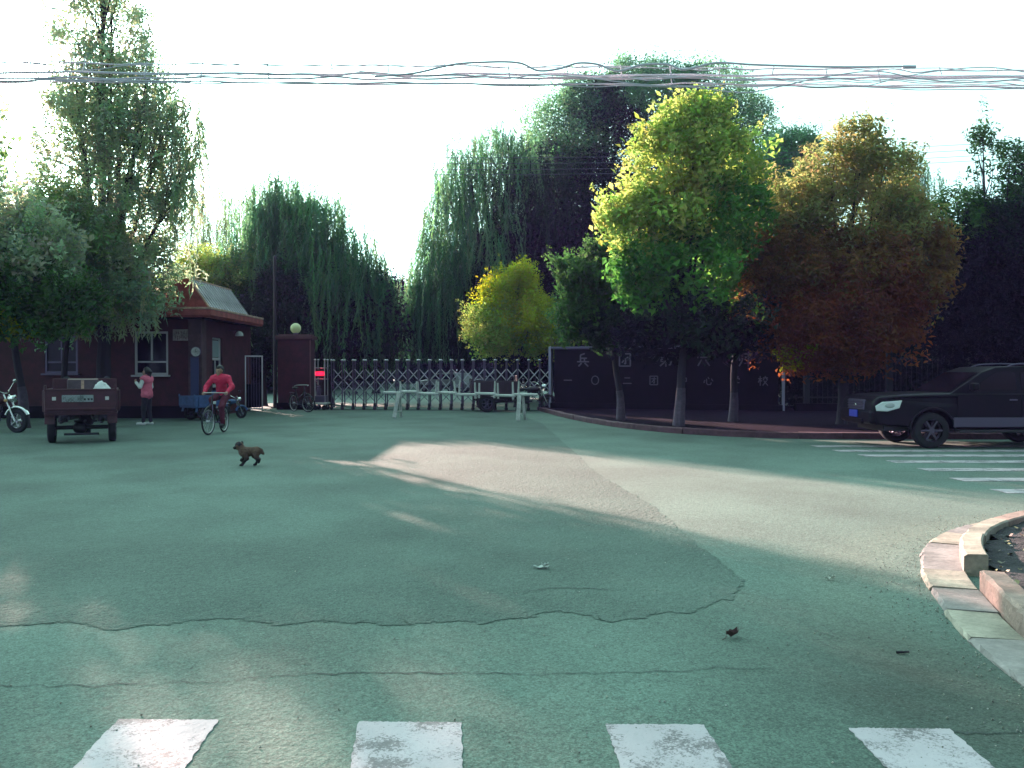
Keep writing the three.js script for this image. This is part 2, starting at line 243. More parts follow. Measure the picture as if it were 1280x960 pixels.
{
  const gutter = structure('gutter', new THREE.Group()), kerb = structure('kerb', new THREE.Group());
  reseed(21);
  const c1 = SIDE > 0 ? nearCurve : new THREE.SplineCurve(nearCurve.points.slice().reverse());
  blocks('gutter_slab', gutter, c1, 0.0, 1, 0.62, 0.012, 0.33, 0.075, -0.045, [M.concrete, M.concrete2, M.concrete, M.concrete2, M.concrete2], 0.006, 0.012);
  const c2 = shift(c1, 0.315);
  const split = 0.545; // the kerb has lost a stone here
  const s0 = SIDE > 0 ? [[0, 0.555], [0.585, 1]] : [[0, 0.232], [0.25, 1]];
  for (const [a, b] of s0) blocks('kerb_stone', kerb, c2, a, b, 1.05, 0.008, 0.17, 0.20, -0.03, a ? [M.concrete, M.concrete, M.pinkStone] : [M.pinkStone], 0.012, 0.014);
  // soil bed behind the kerb
  const c3 = shift(c2, 0.16), poly = c3.getPoints(80).map((p) => new THREE.Vector2(p.x, p.y)); 
  const bedPts = [...poly, new THREE.Vector2(26, 1)];
  const gs = [];
  { const xs = steps(2.4, 26, 0.16), zs = steps(-11.2, 0, 0.16), inside = (x, z) => { let c = false; for (let i = 0, j = bedPts.length - 1; i < bedPts.length; j = i++) { const a = bedPts[i], b = bedPts[j]; if ((a.y > z) !== (b.y > z) && x < (b.x - a.x) * (z - a.y) / (b.y - a.y) + a.x) c = !c; } return c; }, pos = [];
    const h = (x, z) => 0.10 + 0.10 * fbm(x * 0.9, 2, z * 0.9, 4) + 0.05 * fbm(x * 5, 2, z * 5, 2);
    for (const x of xs) for (const z of zs) if (inside(x + 0.08, z + 0.08)) { const q = [[x, z], [x, z + 0.16], [x + 0.16, z + 0.16], [x + 0.16, z]].map(([a, b]) => [a, h(a, b), b]); pos.push(...q[0], ...q[1], ...q[2], ...q[0], ...q[2], ...q[3]); }
    const g = new THREE.BufferGeometry(); g.setAttribute('position', new THREE.Float32BufferAttribute(pos, 3)); g.setAttribute('uv', new THREE.Float32BufferAttribute(new Float32Array(pos.length / 3 * 2), 2)); g.computeVertexNormals(); gs.push(g);
    structure('soil', mesh(gs, M.soil));
    // fallen leaves and bits on the soil
    const leaf = new THREE.PlaneGeometry(0.05, 0.03, 2, 1).rotateX(-Math.PI / 2); { const p = leaf.attributes.position; for (let i = 0; i < p.count; i++) p.setY(i, Math.abs(p.getX(i)) * 0.5); leaf.computeVertexNormals(); }
    const im = new THREE.InstancedMesh(leaf, mat(0.34, 0.3, 0.24, { roughness: 0.9, side: THREE.DoubleSide }), 700), m4 = new THREE.Matrix4(); let k = 0; reseed(99);
    while (k < 700) { const x = 2.6 + 9 * R() * R() + 0.3, z = rr(-11, -3); if (!inside(x, z)) continue; im.setMatrixAt(k, m4.compose(V(x, h(x, z) + 0.012, z), new THREE.Quaternion().setFromEuler(new THREE.Euler(rr(-.4, .4), rr(0, 6.3), rr(-.4, .4))), V(1, 1, 1).multiplyScalar(rr(0.5, 1.4)))); const b = rr(0.3, 1.2); im.setColorAt(k, new THREE.Color().setRGB(b, b * rr(0.7, 1), b * rr(0.5, 1))); k++; }
    im.name = 'fallen_leaves'; im.castShadow = im.receiveShadow = true; tag(im, 'dry leaves and scraps scattered over the dark soil bed behind the kerb', 'leaf litter'); im.userData.kind = 'stuff'; scene.add(im);
  }
}
{ // far kerb, verge behind it
  const curve = new THREE.SplineCurve([[1.0, -35.5], [1.35, -33], [1.75, -30], [2.5, -26.4], [3.3, -24], [4.3, -22.3], [5.4, -21.3], [6.6, -20.75], [8, -20.55], [12, -20.5], [40, -20.5]].map((p) => new THREE.Vector2(...p)));
  const t = curve.getTangentAt(0.2), left = -t.y > 0; // towards the verge
  const c = left ? curve : new THREE.SplineCurve(curve.points.slice().reverse());
  const kerb = structure('kerb', new THREE.Group()); reseed(31);
  blocks('kerb_stone', kerb, c, 0, 1, 0.98, 0.01, 0.16, 0.17, -0.02, [M.redKerb], 0.008, 0.008);
  const inner = shift(c, 0.15).getPoints(90), pts = inner.map((p) => new THREE.Vector2(p.x, -p.y)); pts.push(...(left ? [new THREE.Vector2(40, 37), new THREE.Vector2(1.2, 37)] : [new THREE.Vector2(1.2, 37), new THREE.Vector2(40, 37)]));
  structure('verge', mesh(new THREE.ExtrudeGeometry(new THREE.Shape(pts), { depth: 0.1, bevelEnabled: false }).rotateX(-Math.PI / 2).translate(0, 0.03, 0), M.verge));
}

{ // loose grit, thickest along the gutter
  reseed(404); const g = new THREE.IcosahedronGeometry(0.0065, 0).scale(1, 0.6, 0.8), n = 1900, im = new THREE.InstancedMesh(g, mat(0.26, 0.25, 0.24, { roughness: 0.95 }), n), m4 = new THREE.Matrix4(), q = new THREE.Quaternion();
  for (let k = 0; k < n; k++) { let x, z; if (k < 1400) { const t = 0.08 + 0.5 * R(), p = nearCurve.getPointAt(1 - t), d = nearCurve.getTangentAt(1 - t), s = 0.02 + Math.abs(rr(-1, 1) * rr(0, 1)) * 0.55; x = p.x - d.y * s * 1; z = p.y + d.x * s; } else { x = rr(-7, 4); z = -3.5 - 11 * R() * R(); if (x > 2.3) x -= 2; } const s = rr(0.3, 1.15); im.setMatrixAt(k, m4.compose(V(x, 0.006, z), q.setFromEuler(new THREE.Euler(rr(0, 6), rr(0, 6), rr(0, 6))), V(s, s, s))); const b = rr(0.5, 1.2); im.setColorAt(k, new THREE.Color().setRGB(b, b, b * rr(0.85, 1))); }
  im.name = 'grit'; im.castShadow = im.receiveShadow = true; tag(im, 'loose stone grit strewn on the near road and along the gutter', 'grit'); im.userData.kind = 'stuff'; scene.add(im);
}
// ------------------------------------------------------------------ trees
function leafCluster(kind, s) { // a twig with its leaves; kinds differ in leaf size and number
  reseed(s); const pos = [], nor = [];
  const leaf = (o, dir, up, len, wid, fold) => {
    const side = dir.clone().cross(up).normalize(), n = side.clone().cross(dir).normalize();
    const a = o, m = o.clone().addScaledVector(dir, len * 0.45), t = o.clone().addScaledVector(dir, len).addScaledVector(n, -len * 0.15);
    const l = m.clone().addScaledVector(side, wid).addScaledVector(n, fold), r = m.clone().addScaledVector(side, -wid).addScaledVector(n, fold);
    for (const p of [a, l, t, a, t, r]) { pos.push(p.x, p.y, p.z); }
  };
  const rnd = () => V(rr(-1, 1), rr(-1, 1), rr(-1, 1)).normalize();
  if (kind === 'strand') { // hanging willow twig, one metre long, from the origin down
    const wx = rr(-0.06, 0.06), wz = rr(-0.06, 0.06);
    for (let i = 0; i < 40; i++) {
      const t = i / 40, o = V(wx * Math.sin(t * 5) + rr(-.02, .02), -t, wz * Math.cos(t * 4) + rr(-.02, .02)), d = V(rr(-1, 1), rr(-2.2, -0.5), rr(-1, 1)).normalize();
      leaf(o, d, rnd(), rr(0.09, 0.15), rr(0.011, 0.018), 0.004);
    }
  } else {
    const [n, len, wid, reach] = { ash: [13, 0.15, 0.032, 0.26], broad: [13, 0.12, 0.038, 0.26], small: [16, 0.085, 0.026, 0.26], mass: [15, 0.24, 0.08, 0.55], large: [9, 0.17, 0.055, 0.24] }[kind];
    for (let i = 0; i < n; i++) {
      const o = rnd().multiplyScalar(reach * Math.cbrt(R())), d = rnd(); d.y = d.y * 0.7 - 0.25; d.normalize();
      leaf(o, d, rnd().add(V(0, 1.2, 0)).normalize(), len * rr(0.7, 1.25), wid * rr(0.7, 1.2), wid * 0.35);
    }
  }
  const g = new THREE.BufferGeometry(); g.setAttribute('position', new THREE.Float32BufferAttribute(pos, 3)); g.computeVertexNormals(); return g;
}
const clusters = {};
for (const k of ['strand', 'ash', 'broad', 'small', 'mass', 'large']) clusters[k] = leafCluster(k, 300 + k.length * 7);
const leafMat = (through) => new THREE.MeshPhysicalMaterial({ color: 0xffffff, roughness: 1, transmission: through, thickness: 0, side: THREE.DoubleSide, specularIntensity: 0.25 });
const LEAF = leafMat(0.6), LEAF2 = leafMat(0.45);
const pal = { // base colours of leaves: dark to light
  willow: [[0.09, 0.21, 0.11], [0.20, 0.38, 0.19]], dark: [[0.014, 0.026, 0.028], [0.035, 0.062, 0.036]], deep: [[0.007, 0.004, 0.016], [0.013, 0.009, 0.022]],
  maple: [[0.22, 0.34, 0.06], [0.52, 0.58, 0.16]], bronze: [[0.16, 0.095, 0.03], [0.32, 0.19, 0.055]], mapleLow: [[0.06, 0.19, 0.035], [0.15, 0.36, 0.07]], yellow: [[0.30, 0.36, 0.012], [0.56, 0.54, 0.03]], rust: [[0.15, 0.045, 0.018], [0.30, 0.10, 0.03]], olive: [[0.20, 0.22, 0.07], [0.42, 0.40, 0.15]],
  left: [[0.16, 0.27, 0.10], [0.34, 0.45, 0.18]], silver: [[0.26, 0.36, 0.22], [0.48, 0.56, 0.36]], fresh: [[0.04, 0.10, 0.03], [0.09, 0.19, 0.05]],
};
// lobes: [px, py, half width px, half height px, distance, clusters, palette?, kind?] — where each clump of the crown stands
function tree(name, label, category, o) {
  reseed(o.seed);
  const [bxp, byp] = o.base, foot = V(bxp, 0, byp), D = -byp, t = thing(name, label, category, [bxp, 0, byp], 0, o.group);
  const lobes = o.lobes.map((l) => { const d = l[4] ?? D, c = at(l[0], l[1], d).sub(foot), rx = l[2] / FOCAL * d, ry = l[3] / FOCAL * d; return { c, rx, ry, rz: l[8] ?? Math.min(rx, Math.max(ry, rx * 0.6)) * 0.9, n: l[5], pal: l[6] ?? o.pal, kind: l[7] ?? o.kind }; });
  // trunk and limbs
  const low = Math.min(...lobes.map((l) => l.c.y - l.ry * 0.6)), top = lobes.reduce((a, l) => (l.c.y > a.c.y ? l : a)), fork = o.fork ?? Math.max(1.7, Math.min(top.c.y * 0.45, low + 1)), lean = o.lean ?? 0;
  const r0 = o.r ?? 0.14, crotch = V(lean * 0.6, fork, 0), wood = [], gs = [];
  gs.push(taper([V(0, -0.1, 0), V(lean * 0.1 + 0.02, fork * 0.35, 0.02), V(lean * 0.35 - 0.02, fork * 0.7, 0), crotch], r0, r0 * 0.72, 14, 10, 0.5));
  for (const l of lobes) {
    const mid = crotch.clone().lerp(l.c, 0.5).add(V(rr(-.2, .2), 0.25 * Math.abs(l.c.y - fork) * 0.3, rr(-.2, .2))), rl = r0 * (0.28 + 0.3 * (l.n > 900 ? 1 : 0.6));
    gs.push(taper([crotch.clone().add(V(0, -0.1, 0)), mid, l.c.clone().add(V(0, l.ry * 0.5, 0))], rl, rl * 0.22, 10, 7));
    for (let i = 0; i < (o.twigs ?? 5); i++) { const dir = V(rr(-1, 1), rr(-0.5, 1), rr(-1, 1)).normalize(), e = l.c.clone().add(V(dir.x * l.rx, dir.y * l.ry, dir.z * l.rz).multiplyScalar(rr(0.7, 1))), s = mid.clone().lerp(l.c, rr(0.1, 0.9)); gs.push(taper([s, s.clone().lerp(e, 0.5).add(V(rr(-.15, .15), 0.12, rr(-.15, .15))), e], rl * 0.3, 0.006, 6, 5)); }
  }
  const trunk = part('trunk', gs, M.bark, t);
  if (o.lime) part('painted_band', taper([V(0, -0.05, 0), V(lean * 0.1 + 0.02, fork * 0.35, 0.02), V(lean * 0.1 + 0.02, fork * 0.35, 0.02).lerp(V(lean * 0.35 - 0.02, fork * 0.7, 0), 0.25)], r0 * 1.42, r0 * 0.93, 10, 12, 0.05), M.lime, trunk, 'lower trunk painted pale with lime');
  // leaves
  const byKind = {};
  for (const l of lobes) {
    l.n = Math.round(l.n * (o.dens ?? 1) * (l.c.y + 0 > (o.thinAbove ?? 1e9) ? o.thin : 1));
    const list = byKind[l.kind] ??= [];
    const P0 = pal[l.pal][0], P1 = pal[l.pal][1], gap = o.gap ?? 0.08, off = rr(0, 90), sc = o.clump ?? 0.9;
    for (let i = 0, tries = 0; i < l.n && tries < l.n * 6; tries++) {
      const u = V(rr(-1, 1), rr(-1, 1), rr(-1, 1)); const q = u.length(); if (q > 1 || q < 0.05) continue;
      const soft = (o.soft ?? 0.6) * R() * R(), shell = Math.pow(q, 0.78) * (1 + soft) / q; u.multiplyScalar(shell);
      const p = V(l.c.x + u.x * l.rx, l.c.y + u.y * l.ry, l.c.z + u.z * l.rz);
      const edge = 0.93 + 0.60 * noise.noise(p.x * 0.55 / sc + off, p.y * 0.55 / sc, p.z * 0.55 / sc) + 0.50 * noise.noise(p.x * 1.5 / sc, p.y * 1.5 / sc + off, p.z * 1.5 / sc); if (u.length() > edge + soft * 0.8) continue;
      const nz = noise.noise(p.x * 1.15 / sc, p.y * 1.15 / sc + off, p.z * 1.15 / sc) + 0.5 * noise.noise(p.x * 2.9, p.y * 2.9, p.z * 2.9 + off); if (nz < -0.22 + gap) continue;
      if (p.y < 0.25) continue;
      const w = Math.min(1, Math.max(0, 0.5 + 0.9 * noise.noise(p.x * 0.7 + 31, p.y * 0.7, p.z * 0.7) + rr(-0.3, 0.3)));
      list.push([p, l.kind, P0.map((a, k) => (a + (P1[k] - a) * w) * rr(0.8, 1.2)), l]); i++;
    }
    // shoots that stand out of the outline
    if (l.kind !== 'strand') for (let i = 0, m = Math.round((o.shoots ?? 1) * Math.sqrt(l.n) * 2.2); i < m; i++) {
      const d = V(rr(-1, 1), rr(-0.25, 1), rr(-1, 1)).normalize(), s = V(l.c.x + d.x * l.rx * 0.9, l.c.y + d.y * l.ry * 0.9, l.c.z + d.z * l.rz * 0.9), w = R(), dir = d.add(V(rr(-.3, .3), rr(0, 0.9), rr(-.3, .3))).normalize(), len = (0.25 + 1.1 * R() * R()) * sc * (l.kind === 'mass' ? 1.8 : 1);
      for (let k = 0; k < 5; k++) { const p = s.clone().addScaledVector(dir, len * k / 4).add(V(rr(-.07, .07), rr(-.07, .07), rr(-.07, .07))); if (p.y > 0.3) list.push([p, l.kind, P0.map((a, j) => (a + (P1[j] - a) * w) * rr(0.85, 1.2)), l, 0.85 - k * 0.13]); }
    }
  }
  for (const [kind, list] of Object.entries(byKind)) {
    const im = new THREE.InstancedMesh(clusters[kind], (o.mat ?? LEAF), list.length), m4 = new THREE.Matrix4(), e = new THREE.Euler(), q = new THREE.Quaternion();
    list.forEach(([p, k, c, l, small = 1], i) => {
      if (kind === 'strand') { const hang = Math.min((0.5 + 2.3 * R() * R()) * (o.hang ?? 1), Math.max(0.5, p.y - (o.clear ?? 1.5))); e.set(rr(-.24, .24), rr(0, 6.3), rr(-.24, .24)); m4.compose(p, q.setFromEuler(e), V(rr(0.9, 1.8), hang, rr(0.9, 1.8))); }
      else { e.set(rr(-.5, .5), rr(0, 6.3), rr(-.5, .5)); const s = rr(0.75, 1.35) * (o.leaf ?? 1) * small; m4.compose(p, q.setFromEuler(e), V(s, s, s)); }
      im.setMatrixAt(i, m4); im.setColorAt(i, new THREE.Color().setRGB(...c));
    });
    im.name = kind === 'strand' ? 'hanging_foliage' : 'crown'; im.userData.kind = 'stuff'; im.castShadow = im.receiveShadow = true; t.add(im);
  }
  return t;
}
const far = (px, d) => { const p = at(px, 463, d); return [p.x, -d]; };
// left: tall weeping tree in front of the guardhouse
tree('weeping_tree', 'tallest tree, hazy weeping crown rising past the top of the picture over the guardhouse', 'tree', { seed: 101, dens: 0.38, thinAbove: 7.5, thin: 0.65, base: far(128, 28.2), r: 0.26, lean: 0.2, pal: 'silver', kind: 'ash', hang: 1.2, gap: 0.14, soft: 0.7, twigs: 9, clear: 2.6, fork: 3.0, lobes: [
  [135, -60, 52, 70, 28, 900], [128, 40, 58, 80, 28, 1300], [150, 120, 70, 70, 28, 1400], [172, 200, 66, 60, 28, 1200], [100, 205, 60, 80, 28, 1400], [140, 300, 80, 80, 28, 2300], [60, 330, 85, 70, 27.5, 2200], [165, 345, 46, 46, 27.6, 800], [95, 130, 34, 46, 28, 380],
  [140, 60, 70, 90, 28, 300, 'silver', 'strand'], [215, 165, 40, 60, 28, 460, 'silver', 'strand'], [190, 105, 44, 60, 28, 260, 'silver', 'strand'], [235, 215, 24, 50, 28, 200, 'silver', 'strand'], [150, 260, 80, 80, 28, 360, 'silver', 'strand'], [60, 330, 80, 40, 27.6, 300, 'silver', 'strand'], [140, 345, 60, 30, 27.6, 260, 'silver', 'strand']] });
tree('street_tree', 'leaning broadleaf tree behind the parked motorcycle, lowest crown at the picture edge', 'tree', { seed: 102, dens: 0.25, thinAbove: 4.3, thin: 0.55, base: far(30, 24.6), r: 0.12, lean: -0.5, pal: 'left', kind: 'large', lime: true, gap: 0.02, fork: 2.6, lobes: [[-30, 300, 90, 80, 24.4, 2600, 'silver'], [45, 320, 56, 50, 24.2, 1900, 'silver'], [-10, 375, 80, 50, 24.0, 1700, 'fresh'], [75, 385, 50, 36, 24, 800, 'fresh'], [-90, 200, 90, 110, 25, 2600], [8, 412, 14, 14, 23.6, 26, 'yellow']] });
tree('street_tree', 'shaded tree outside the guardhouse, trunk behind the red cargo tricycle', 'tree', { seed: 103, dens: 0.3, base: far(78, 27.4), r: 0.11, lean: 0.3, pal: 'left', kind: 'ash', fork: 2.8, lobes: [[70, 375, 46, 32, 27, 900], [90, 300, 60, 60, 27, 1500], [110, 395, 40, 22, 27, 380]] });
tree('poplar_tree', 'pale tree at the far left edge, half outside the picture', 'tree', { seed: 104, dens: 0.4, base: [-24.5, -34], r: 0.25, pal: 'left', kind: 'small', fork: 3, lobes: [[-190, 120, 150, 150, 34, 5200], [-60, 280, 90, 110, 34, 3000], [-200, 330, 130, 110, 34, 3000]] });
// behind the guardhouse
tree('willow_tree', 'small thin willow seen through the gap left of the big gate willow', 'tree', { seed: 111, dens: 0.5, base: far(285, 84), r: 0.25, pal: 'left', kind: 'strand', hang: 2.2, fork: 6, lobes: [[280, 262, 46, 40, 84, 520], [300, 300, 60, 60, 84, 700], [255, 320, 36, 50, 84, 340]] });
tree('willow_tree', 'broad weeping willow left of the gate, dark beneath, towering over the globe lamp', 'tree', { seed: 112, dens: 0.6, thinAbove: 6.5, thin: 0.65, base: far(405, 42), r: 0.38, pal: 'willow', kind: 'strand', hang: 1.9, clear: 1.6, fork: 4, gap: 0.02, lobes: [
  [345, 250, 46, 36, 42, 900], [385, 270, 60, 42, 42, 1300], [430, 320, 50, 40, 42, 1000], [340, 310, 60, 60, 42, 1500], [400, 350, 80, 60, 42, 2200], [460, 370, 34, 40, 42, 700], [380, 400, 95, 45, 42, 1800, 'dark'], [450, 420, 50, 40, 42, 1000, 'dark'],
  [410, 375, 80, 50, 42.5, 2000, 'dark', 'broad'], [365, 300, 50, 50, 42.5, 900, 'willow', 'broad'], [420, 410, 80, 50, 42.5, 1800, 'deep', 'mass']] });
tree('garden_tree', 'light yellow green tree just behind the guardhouse roof', 'tree', { seed: 113, dens: 0.6, base: far(268, 41), r: 0.16, pal: 'maple', kind: 'broad', fork: 2.4, lobes: [[255, 345, 42, 34, 41, 1200], [300, 350, 40, 36, 41, 1000, 'left'], [285, 380, 60, 34, 41, 900, 'fresh'], [225, 370, 40, 30, 41, 700], [320, 395, 30, 40, 41, 600, 'fresh']] });
tree('garden_tree', 'dark shrubby tree between the guardhouse and the gate pillar', 'tree', { seed: 114, base: far(330, 40), r: 0.14, pal: 'dark', kind: 'broad', fork: 2, mat: LEAF2, lobes: [[330, 410, 40, 40, 40, 900], [350, 380, 30, 50, 40, 700], [318, 450, 26, 30, 40, 300, 'deep']] });
// right of the lane
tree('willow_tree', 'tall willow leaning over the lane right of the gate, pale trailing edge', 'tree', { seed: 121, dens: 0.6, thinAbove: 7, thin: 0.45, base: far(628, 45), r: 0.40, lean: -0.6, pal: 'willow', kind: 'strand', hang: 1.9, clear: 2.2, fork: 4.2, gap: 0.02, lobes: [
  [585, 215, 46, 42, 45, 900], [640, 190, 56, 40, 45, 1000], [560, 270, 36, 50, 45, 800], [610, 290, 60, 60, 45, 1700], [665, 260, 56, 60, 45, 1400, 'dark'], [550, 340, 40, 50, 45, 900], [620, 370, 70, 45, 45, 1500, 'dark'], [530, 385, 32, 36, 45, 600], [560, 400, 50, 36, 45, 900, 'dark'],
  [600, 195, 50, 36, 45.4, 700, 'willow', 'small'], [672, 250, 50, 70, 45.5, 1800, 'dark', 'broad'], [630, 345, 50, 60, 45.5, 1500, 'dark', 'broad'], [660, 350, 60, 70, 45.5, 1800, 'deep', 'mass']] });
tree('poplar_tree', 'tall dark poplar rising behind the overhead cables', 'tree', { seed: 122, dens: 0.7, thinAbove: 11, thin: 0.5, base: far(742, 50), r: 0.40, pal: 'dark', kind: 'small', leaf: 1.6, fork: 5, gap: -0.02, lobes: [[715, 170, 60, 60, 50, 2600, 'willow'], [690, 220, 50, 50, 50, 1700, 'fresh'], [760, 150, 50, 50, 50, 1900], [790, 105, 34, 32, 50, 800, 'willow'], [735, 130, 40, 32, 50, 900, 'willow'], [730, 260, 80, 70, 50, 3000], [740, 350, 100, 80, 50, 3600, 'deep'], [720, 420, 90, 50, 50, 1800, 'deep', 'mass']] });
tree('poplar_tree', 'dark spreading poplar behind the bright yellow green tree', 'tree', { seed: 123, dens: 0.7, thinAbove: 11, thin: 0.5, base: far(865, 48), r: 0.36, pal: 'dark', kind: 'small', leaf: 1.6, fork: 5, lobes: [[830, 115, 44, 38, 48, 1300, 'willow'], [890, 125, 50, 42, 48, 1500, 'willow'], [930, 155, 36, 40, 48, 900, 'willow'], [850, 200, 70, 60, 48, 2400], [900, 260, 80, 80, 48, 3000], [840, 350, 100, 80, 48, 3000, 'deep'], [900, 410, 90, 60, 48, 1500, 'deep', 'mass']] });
tree('young_tree', 'small golden yellow tree just inside the right end of the gate', 'tree', { seed: 124, dens: 0.36, base: far(646, 38.5), r: 0.13, lean: -0.2, pal: 'yellow', kind: 'broad', fork: 1.9, gap: 0.03, lobes: [[640, 378, 44, 34, 38.5, 1500], [615, 410, 34, 34, 38.4, 900, 'maple'], [668, 405, 34, 36, 38.4, 900], [640, 425, 50, 20, 38.4, 600, 'maple'], [652, 345, 20, 16, 38.5, 260, 'yellow'], [690, 415, 26, 26, 38.5, 360, 'maple']] });
tree('street_tree', 'slim dim green street tree, leaning trunk nearest the gate on the verge', 'tree', { seed: 125, dens: 0.7, base: far(776, 26.3), r: 0.11, lean: -0.35, lime: true, pal: 'fresh', kind: 'large', fork: 2.3, gap: 0.12, lobes: [[735, 360, 30, 34, 26.3, 330], [752, 330, 20, 28, 26.3, 150], [730, 400, 36, 30, 26.3, 330], [770, 410, 40, 30, 26.2, 330, 'dark'], [712, 345, 14, 20, 26.3, 60]] });
tree('maple_tree', 'bright yellow green tree in the middle of the verge, lit from the left', 'tree', { seed: 126, dens: 0.4, soft: 0.8, thinAbove: 4.5, thin: 0.75, base: far(848, 23.4), r: 0.13, lean: 0.35, lime: true, pal: 'maple', kind: 'large', fork: 2.6, gap: 0.02, clump: 0.7, lobes: [[870, 165, 50, 36, 23.4, 620], [835, 200, 46, 44, 23.4, 680], [905, 210, 46, 50, 23.4, 700], [850, 260, 66, 50, 23.4, 1000, 'maple'], [915, 280, 46, 60, 23.4, 700, 'mapleLow'], [805, 285, 46, 40, 23.3, 560], [772, 270, 26, 22, 23.3, 150], [815, 335, 44, 34, 23.2, 420, 'mapleLow'], [870, 340, 60, 50, 23.4, 620, 'mapleLow'], [800, 365, 28, 22, 23.2, 130, 'mapleLow'], [880, 400, 70, 34, 23.4, 420, 'dark'], [835, 425, 60, 20, 23.6, 260, 'deep'], [920, 425, 50, 22, 23.8, 220, 'deep'], [880, 140, 26, 16, 23.4, 120]] });
tree('garden_tree', 'fresh green tree in the gap between the two large street trees', 'tree', { seed: 127, dens: 1.0, base: far(965, 37), r: 0.2, pal: 'fresh', kind: 'broad', fork: 3, mat: LEAF2, lobes: [[965, 235, 54, 44, 37, 1500, 'willow'], [990, 195, 34, 30, 37, 620, 'willow'], [950, 300, 60, 60, 37, 1600, 'fresh'], [960, 390, 70, 70, 37, 1600, 'deep']] });
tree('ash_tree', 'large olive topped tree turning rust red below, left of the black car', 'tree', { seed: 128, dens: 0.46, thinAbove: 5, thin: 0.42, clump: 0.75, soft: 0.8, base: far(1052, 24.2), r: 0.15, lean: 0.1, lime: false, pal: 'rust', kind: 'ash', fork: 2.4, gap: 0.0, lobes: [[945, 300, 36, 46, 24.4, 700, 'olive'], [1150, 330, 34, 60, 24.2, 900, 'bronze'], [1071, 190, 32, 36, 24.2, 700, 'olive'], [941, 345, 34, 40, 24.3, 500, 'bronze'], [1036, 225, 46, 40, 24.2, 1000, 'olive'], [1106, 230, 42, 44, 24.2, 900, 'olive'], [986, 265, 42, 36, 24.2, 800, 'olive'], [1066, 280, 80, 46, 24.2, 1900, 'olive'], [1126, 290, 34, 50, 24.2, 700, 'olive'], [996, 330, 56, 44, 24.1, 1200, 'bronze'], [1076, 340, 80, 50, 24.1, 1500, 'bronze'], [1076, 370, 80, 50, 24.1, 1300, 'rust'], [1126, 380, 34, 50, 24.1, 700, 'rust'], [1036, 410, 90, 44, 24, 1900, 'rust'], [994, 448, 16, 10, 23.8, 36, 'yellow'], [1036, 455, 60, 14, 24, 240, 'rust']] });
tree('street_tree', 'low reddish street tree with a few yellow leaves beside the rust red crown', 'tree', { seed: 129, dens: 0.8, base: far(916, 25.5), r: 0.12, lean: 0.15, lime: true, pal: 'rust', kind: 'ash', fork: 2.2, gap: 0.08, lobes: [[935, 395, 36, 36, 25.4, 640, 'bronze'], [955, 365, 36, 36, 25.4, 600], [928, 350, 18, 12, 25.3, 60, 'maple'], [922, 372, 16, 9, 25.3, 46, 'yellow'], [910, 415, 18, 18, 25.4, 110]] });
tree('willow_tree', 'hazy distant willow peeping out right behind the rust red tree', 'tree', { seed: 130, dens: 0.6, base: far(1125, 58), r: 0.3, pal: 'willow', kind: 'strand', hang: 2.4, fork: 5, mat: LEAF2, lobes: [[1130, 225, 34, 40, 58, 560], [1105, 210, 30, 30, 58, 320], [1120, 300, 50, 60, 58, 700, 'dark'], [1110, 380, 70, 70, 58, 1500, 'deep', 'mass']] });
tree('street_tree', 'sparse tree with thin upright shoots behind the roof of the black car', 'tree', { seed: 131, dens: 0.7, thinAbove: 6, thin: 0.5, base: far(1238, 27.5), r: 0.15, pal: 'dark', kind: 'ash', fork: 2.5, mat: LEAF2, twigs: 9, lobes: [[1228, 190, 12, 44, 27.5, 60, 'fresh'], [1262, 225, 18, 44, 27.5, 120, 'fresh'], [1205, 275, 34, 40, 27.5, 460, 'fresh'], [1250, 300, 44, 50, 27.5, 1100], [1225, 350, 60, 56, 27.5, 1500, 'deep'], [1280, 330, 50, 70, 27.5, 1100, 'deep'], [1230, 420, 80, 46, 27.5, 1500, 'deep']] });
tree('street_tree', 'dark tree at the far right edge over the back of the car', 'tree', { seed: 132, dens: 0.6, base: [18.2, -28.5], r: 0.17, pal: 'deep', kind: 'ash', fork: 2.6, mat: LEAF2, lobes: [[1350, 260, 80, 90, 28.5, 2600], [1340, 380, 90, 70, 28.5, 2000], [1460, 300, 80, 110, 28.5, 1800]] });
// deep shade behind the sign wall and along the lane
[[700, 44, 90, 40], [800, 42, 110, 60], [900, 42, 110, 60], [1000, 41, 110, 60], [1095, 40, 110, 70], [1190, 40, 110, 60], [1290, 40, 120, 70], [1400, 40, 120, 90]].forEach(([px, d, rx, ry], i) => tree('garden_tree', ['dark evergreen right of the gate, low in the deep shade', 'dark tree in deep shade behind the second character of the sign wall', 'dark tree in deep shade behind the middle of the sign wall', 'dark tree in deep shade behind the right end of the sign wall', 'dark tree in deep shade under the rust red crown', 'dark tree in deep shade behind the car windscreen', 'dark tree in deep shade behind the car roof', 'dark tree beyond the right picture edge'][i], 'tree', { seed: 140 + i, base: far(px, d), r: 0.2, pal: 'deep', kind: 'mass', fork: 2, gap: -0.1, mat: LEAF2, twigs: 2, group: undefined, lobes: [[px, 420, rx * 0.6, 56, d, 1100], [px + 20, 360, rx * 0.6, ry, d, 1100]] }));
[[470, 62, 60, 60, 'dark tree lining the left of the lane, nearest the gate'], [497, 88, 46, 40, 'dark tree at the far left end of the lane'], [535, 80, 40, 44, 'dark tree right of the lane under the sky gap'], [575, 66, 50, 60, 'dark tree right of the lane behind the willow']].forEach(([px, d, rx, ry, label], i) => tree('garden_tree', label, 'tree', { seed: 160 + i, base: far(px, d), r: 0.25, pal: i === 2 ? 'dark' : 'deep', kind: 'mass', leaf: 1.3, fork: 3, gap: -0.05, mat: LEAF2, twigs: 2, lobes: [[px, 420, rx * 0.8, 34, d, 900], [px, 385, rx * 0.7, ry * 0.55, d, 700]] }));
